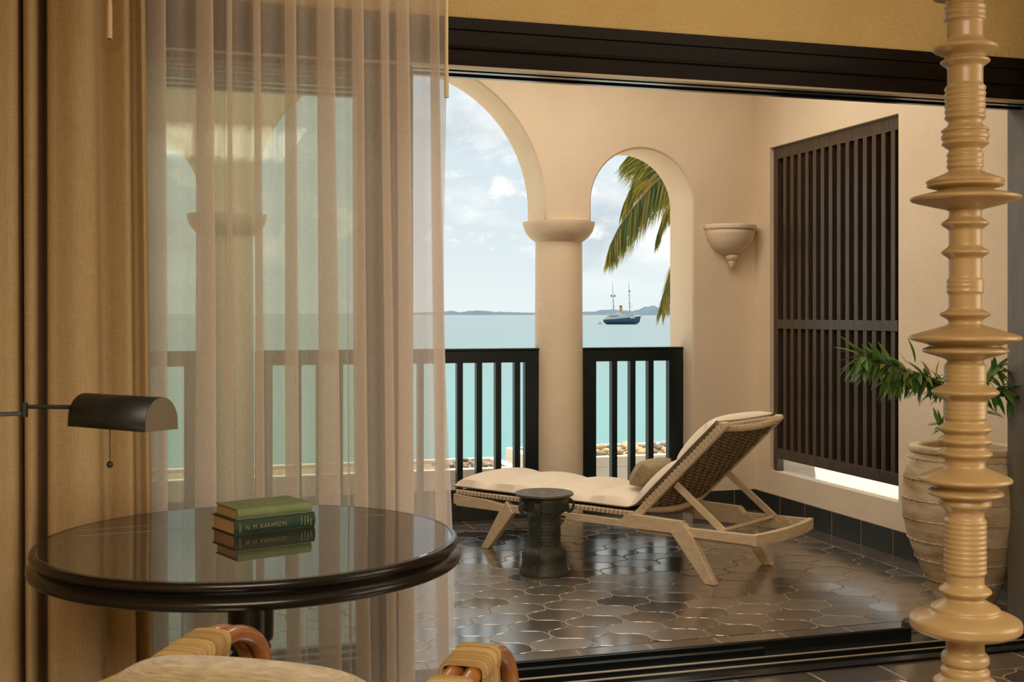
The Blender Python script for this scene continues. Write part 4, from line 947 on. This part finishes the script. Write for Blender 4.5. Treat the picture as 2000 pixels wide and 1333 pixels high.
# ------------------------------------------------------------------ round table and books
tcx, tcy = 0.249, 3.27
tb = thing('round_table', 'round dark pedestal table with polished stone top and moulded rim', 'table', (tcx, tcy, 0))
MB().lathe([(0.0, 0.742), (0.538, 0.742), (0.540, 0.744), (0.540, 0.748), (0.537, 0.750), (0.0, 0.750)], (tcx, tcy, 0), 96).build('stone_top', M['tabletop'], tb)
MB().lathe([(0.535, 0.742), (0.540, 0.7497), (0.549, 0.7495), (0.554, 0.745), (0.556, 0.736), (0.553, 0.729), (0.546, 0.724), (0.543, 0.721), (0.549, 0.716), (0.557, 0.711), (0.562, 0.704), (0.563, 0.696), (0.560, 0.689), (0.550, 0.684), (0.50, 0.683), (0.50, 0.742), (0.535, 0.742)], (tcx, tcy, 0), 96).build('moulded_rim', M['tablewood'], tb, True)
MB().lathe([(0.0, 0.700), (0.12, 0.700), (0.12, 0.683), (0.066, 0.678), (0.061, 0.66), (0.060, 0.49), (0.058, 0.476), (0.046, 0.468), (0.052, 0.460), (0.054, 0.452), (0.046, 0.445), (0.050, 0.439), (0.056, 0.432), (0.054, 0.423), (0.044, 0.414), (0.058, 0.390), (0.076, 0.355), (0.078, 0.325), (0.068, 0.295), (0.055, 0.275), (0.062, 0.26), (0.075, 0.25), (0.080, 0.20), (0.0, 0.20)], (tcx, tcy, 0), 48).build('pedestal', M['tablewood'], tb, True)
for a in (30, 120, 210, 300):
    d = Vector((math.cos(R(a)), math.sin(R(a)), 0)); c = Vector((tcx, tcy, 0))
    pts = [c + d * 0.05 + Vector((0, 0, 0.235)), c + d * 0.14 + Vector((0, 0, 0.225)), c + d * 0.24 + Vector((0, 0, 0.14)), c + d * 0.34 + Vector((0, 0, 0.05)), c + d * 0.40 + Vector((0, 0, 0.024))]
    MB().tube(spline(pts, 6), [0.038] * 6 + [0.034] * 6 + [0.028] * 6 + [0.024] * 7, 10).build('foot', M['tablewood'], tb, True)
for (xa, ya), (xb, yb) in (((145, 1048), (790, 1003)), ((150, 1037), (330, 1024))):
    def tz(x, y):
        d = (CAM_H - 0.7503) * 2330 / (y - 613); return RT * ((x - 1000) / 2330 * d) + FW * d
    p, q = tz(xa, ya), tz(xb, yb); p.z = q.z = 0.7500
    MB().beam(p, q, 0.0016, 0.0008).build('pale_line', M['thin_line'], tb)  # thin pale lines laid across the table top
def book(name, lab, p0, dirx, L, Wd, th, z, cover, pages, inset_=0.004):
    dx = Vector((*dirx, 0)).normalized(); dy = Vector((-dx.y, dx.x, 0)); p0 = Vector((*p0, z))
    t = thing(name, lab, 'book', p0 + dx * L / 2 + dy * Wd / 2, 'books on the round table')
    P = lambda a, b, c: p0 + dx * a + dy * b + Vector((0, 0, c)); ct = 0.0028
    for z0, nm in ((0, 'back_cover'), (th - ct, 'front_cover')):
        MB().prism([P(0, 0.004, z0), P(L, 0.004, z0), P(L, Wd, z0), P(0, Wd, z0)], Vector((0, 0, ct))).build(nm, cover, t, bevel=0.0008)
    prof = [(0.006 - 0.007 * math.sin(math.pi * k / 8), th * k / 8) for k in range(9)]
    sp_ = MB().prism([P(0, y, zz) for y, zz in prof] + [P(0, 0.007, th), P(0, 0.007, 0)], dx * L).build('spine', cover, t)
    MB().prism([P(inset_, 0.007, ct), P(L - inset_, 0.007, ct), P(L - inset_, Wd - 0.005, ct), P(inset_, Wd - 0.005, ct)], Vector((0, 0, th - 2 * ct))).build('page_block', pages, t)
    return t, sp_, P
dirx = (0.225, 0.083)
t1, s1, P1 = book('book', 'thick dark green clothbound book with gilt spine lettering lying underneath', (0.209, 3.289), dirx, 0.240, 0.158, 0.041, 0.7502, M['book_dark'], M['pages'])
t2, s2, P2 = book('book', 'slimmer sage green clothbound book lying on top', (0.216, 3.296), dirx, 0.222, 0.150, 0.0295, 0.7914, M['book_light'], M['pages'])
cu = bpy.data.curves.new('spine_lettering', 'FONT'); cu.body = 'N. M. KARAMZIN'; cu.size = 0.0172; cu.extrude = 0.0002; cu.space_character = 1.12
to = bpy.data.objects.new('tmp_text', cu); COL.objects.link(to)
bpy.context.view_layer.update()
me = bpy.data.meshes.new_from_object(to.evaluated_get(bpy.context.evaluated_depsgraph_get())); bpy.data.objects.remove(to)
me.name = 'spine_lettering'; me.materials.clear(); me.materials.append(M['gilt'])
dx = Vector((*dirx, 0)).normalized(); dy = Vector((-dx.y, dx.x, 0)); o0 = P1(0.030, -0.0014, 0.0145)
mw = Matrix(((dx.x, 0, -dy.x, o0.x), (dx.y, 0, -dy.y, o0.y), (0, 1, 0, o0.z), (0, 0, 0, 1)))
xs = [v.co.x for v in me.vertices]; sc_ = 0.120 / (max(xs) - min(xs))
lt = inst('spine_lettering', me, s1, mw @ Matrix.Diagonal((sc_, 1, 1, 1))); lt['label'] = 'gilt capital letters on the spine'
orn = MB()
for x0, x1, z0, z1 in ((0.012, 0.0135, 0.007, 0.034), (0.016, 0.0168, 0.007, 0.034), (0.196, 0.198, 0.010, 0.034), (0.192, 0.199, 0.026, 0.027), (0.207, 0.209, 0.007, 0.032), (0.204, 0.212, 0.0315, 0.0325), (0.216, 0.218, 0.010, 0.034), (0.214, 0.222, 0.020, 0.021), (0.225, 0.227, 0.008, 0.026), (0.223, 0.229, 0.008, 0.009)):
    orn.prism([P1(x0, -0.0013, z0), P1(x1, -0.0013, z0), P1(x1, -0.0013, z1), P1(x0, -0.0013, z1)], dy * 0.0008)
orn.build('spine_tooling', M['gilt'], s1)

# ------------------------------------------------------------------ swing arm lamp
DL = 2.6
def L3(x, y, d=DL): return RT * ((x - 1000) * d / 2330) + FW * d + Vector((0, 0, CAM_H + (613 - y) * d / 2330))
fl_pole = L3(-70, 613, 2.62)
la = thing('swing_arm_lamp', 'black swing arm reading lamp with half cylinder shade and pull chain', 'lamp', (fl_pole.x, fl_pole.y, 0))
A0, A1 = L3(133, 836, 2.70), L3(283, 842, 2.56)       # lower near edge of the shade, far end to near end
ax = (A1 - A0); ax.z = 0; Ls = ax.length; ax.normalize(); sd2 = Vector((-ax.y, ax.x, 0)); shw = 0.045
zb = (A0.z + A1.z) / 2; o0 = Vector((A0.x, A0.y, zb))
def shp(s, k, n=16):
    a = math.pi * k / n; return o0 + ax * (s * Ls) + sd2 * (shw * 1.0 - shw * math.cos(a)) + Vector((0, 0, 0.012 + 0.060 * math.sin(a) ** 0.9 if 0 < k < n else 0.0))
sb = MB(); n = 16; sb.add([shp(s, k) for s in (0, 1) for k in range(n + 1)], [(k, k + 1, n + 2 + k, n + 1 + k) for k in range(n)])
sb.build('shade', M['black_metal'], la, True, thick=0.002)
MB().prism([shp(1, k) for k in range(n + 1)], ax * 0.0015).build('end_cap', M['cap_metal'], la)
MB().prism([shp(0, k) for k in range(n + 1)], -ax * 0.0015).build('end_cap', M['black_metal'], la)
cn = o0 + sd2 * shw + Vector((0, 0, 0.040)); j = L3(48, 801, 2.66); pz = Vector((fl_pole.x, fl_pole.y, j.z - 0.004))
MB().tube([cn, j + Vector((0, 0, 0.007))], 0.0048, 8).build('front_arm', M['black_metal'], la, True)
MB().tube([j - Vector((0, 0, 0.008)), pz - Vector((0, 0, 0.006))], 0.0048, 8).build('rear_arm', M['black_metal'], la, True)
MB().tube([j - Vector((0, 0, 0.016)), j + Vector((0, 0, 0.016))], 0.0075, 10).build('swivel_joint', M['black_metal'], la, True)
MB().tube([(pz.x, pz.y, 0.02), (pz.x, pz.y, pz.z + 0.05)], 0.009, 10).build('pole', M['black_metal'], la, True)
MB().lathe([(0.0, 0.0), (0.13, 0.0), (0.13, 0.012), (0.11, 0.02), (0.0, 0.022)], (pz.x, pz.y, 0), 36).build('base', M['black_metal'], la, True)
ct = o0 + ax * Ls * 0.36 + sd2 * shw * 0.9; ch = MB(); zt, zl = zb + 0.02, L3(187, 912).z
nb = 26
for k in range(nb): ch.ball((ct.x, ct.y, zt + (zl - zt) * k / (nb - 1)), 0.0017, n=6, m=4)
ch.tube([(ct.x, ct.y, zt), (ct.x, ct.y, zl)], 0.0006, 5); ch.build('pull_chain', M['black_metal'], la, True)
MB().ball((ct.x, ct.y, zl - 0.006), 0.0075, n=14, m=10).build('chain_knob', M['black_metal'], la, True)
MB().tube([o0 + ax * Ls * 0.15 + sd2 * shw + Vector((0, 0, 0.036)), o0 + ax * Ls * 0.8 + sd2 * shw + Vector((0, 0, 0.036))], 0.010, 10).build('bulb', M['white'], la, True)

# ------------------------------------------------------------------ rattan armchair in the foreground
CA = YAW + R(15); cf = Vector((math.sin(CA), math.cos(CA), 0)); cr = Vector((cf.y, -cf.x, 0))
cb = RT * -0.432 + FW * 1.905                        # floor point under the middle of the back cushion
def cp(r, f, z): return cb + cr * r + cf * f + Vector((0, 0, z))
ch_ = thing('rattan_armchair', 'rattan armchair with cord wrapped arms seen from behind in the foreground', 'armchair', cp(0, 0.3, 0))
def rf(f): return 0.252 + 0.2 * max(0.0, 0.22 - f)          # the arms splay a little towards the back
def pole(pts, r, name, m=M['rattan'], n=12, parent=ch_): return MB().tube(pts, r, n).build(name, m, parent, True)
for s in (-1, 1):
    for k, off in enumerate((0.0, 0.037)):
        path = spline([cp(s * (rf(f) + off), f, z) for f, z in ((-0.06, 0.0), (-0.07, 0.35), (-0.06, 0.60), (0.02, 0.680), (0.20, 0.688), (0.37, 0.704), (0.47, 0.700), (0.555, 0.655), (0.590, 0.57), (0.590, 0.45), (0.575, 0.25), (0.56, 0.0))], 8)
        pole(path, 0.0175, 'arm_pole')
    for (f0, f1) in (((0.03, 0.165), (0.23, 0.39)) if s < 0 else ((0.03, 0.255), (0.31, 0.42))):
        w = MB(); n = int((f1 - f0) / 0.0076)
        for i in range(n):
            ff = f0 + (f1 - f0) * (i + 0.5) / n; zc = 0.683 + max(0, ff - 0.12) * 0.078
            hw = 0.0185 + 0.0215; pts = []
            for q in range(21):
                a = 2 * math.pi * q / 20; pts.append(cp(s * (rf(ff) + 0.0185) + (0.0185 + 0.004) * math.copysign(abs(math.cos(a)) ** 0.6, math.cos(a)) + 0.0185 * math.copysign(min(1, abs(math.cos(a)) * 2.2), math.cos(a)), ff + random.uniform(-.0009, .0009) + 0.0026 * math.sin(a), zc + 0.0225 * math.copysign(abs(math.sin(a)) ** 0.7, math.sin(a))))
            w.tube(pts, 0.0038, 6, False)
        o = w.build('cord_wrapping', M['cord'], ch_, True); o['kind'] = 'stuff'
    w = MB()
    for i in range(15):                               # cords dropping down from the front binding
        ff = (0.245 + 0.0098 * i) if s < 0 else (0.315 + 0.0068 * i)
        for ro in (0.232, 0.310):
            w.tube([cp(s * ro, ff, 0.695), cp(s * (ro + 0.002), ff + 0.001, 0.62), cp(s * ro, ff, 0.56)], 0.0036, 5)
    o = w.build('hanging_cords', M['cord'], ch_, True); o['kind'] = 'stuff'
    pole([cp(s * 0.325, -0.05, 0.56), cp(s * 0.27, 0.58, 0.56)], 0.014, 'side_stretcher')
    pole([cp(s * 0.325, -0.06, 0.14), cp(s * 0.27, 0.57, 0.14)], 0.014, 'side_stretcher')
for f, z in ((-0.06, 0.36), (0.57, 0.36), (-0.06, 0.14), (0.565, 0.14), (-0.115, 0.66)):
    wr = 0.31 if f < 0 else 0.27; pole([cp(-wr, f, z), cp(wr, f, z)], 0.016, 'cross_stretcher')
for i in range(7):
    r = -0.2 + i * 0.4 / 6; pole([cp(r, -0.06, 0.36), cp(r, -0.10, 0.5), cp(r, -0.115, 0.66)], 0.007, 'back_spindle')
pole([cp(-0.25, 0.0, 0.36), cp(0.25, 0.0, 0.36)], 0.014, 'seat_rail')
def pad(name, c, hr, hf, hz, tilt, lab, m):
    def f(a, b_):
        th = -math.pi / 2 + math.pi * b_; ph = 2 * math.pi * a; e = 0.36
        sg = lambda v, p: math.copysign(abs(v) ** p, v)
        x = hr * sg(math.cos(th), e) * sg(math.cos(ph), 0.42); y = hf * sg(math.cos(th), 0.6) * sg(math.sin(ph), 0.6); z = hz * sg(math.sin(th), 0.62)
        bulge = 1 + 0.10 * (1 - (x / hr) ** 2)
        z *= 1 + 0.05 * (1 - (x / hr) ** 2)
        return cp(c[0] + x, c[1] + y * bulge - z * math.tan(tilt), c[2] + z)
    b = MB().grid(f, 56, 28); o = b.build(name, m, None, True); tag(o, lab, 'cushion'); return o
pad('back_cushion', (0.018, 0.0, 0.598), 0.256, 0.066, 0.197, R(9), 'slubby tan back cushion on the rattan armchair', M['boucle'])
pad('seat_cushion', (0, 0.35, 0.43), 0.228, 0.235, 0.055, 0, 'tan seat cushion of the rattan armchair', M['boucle'])
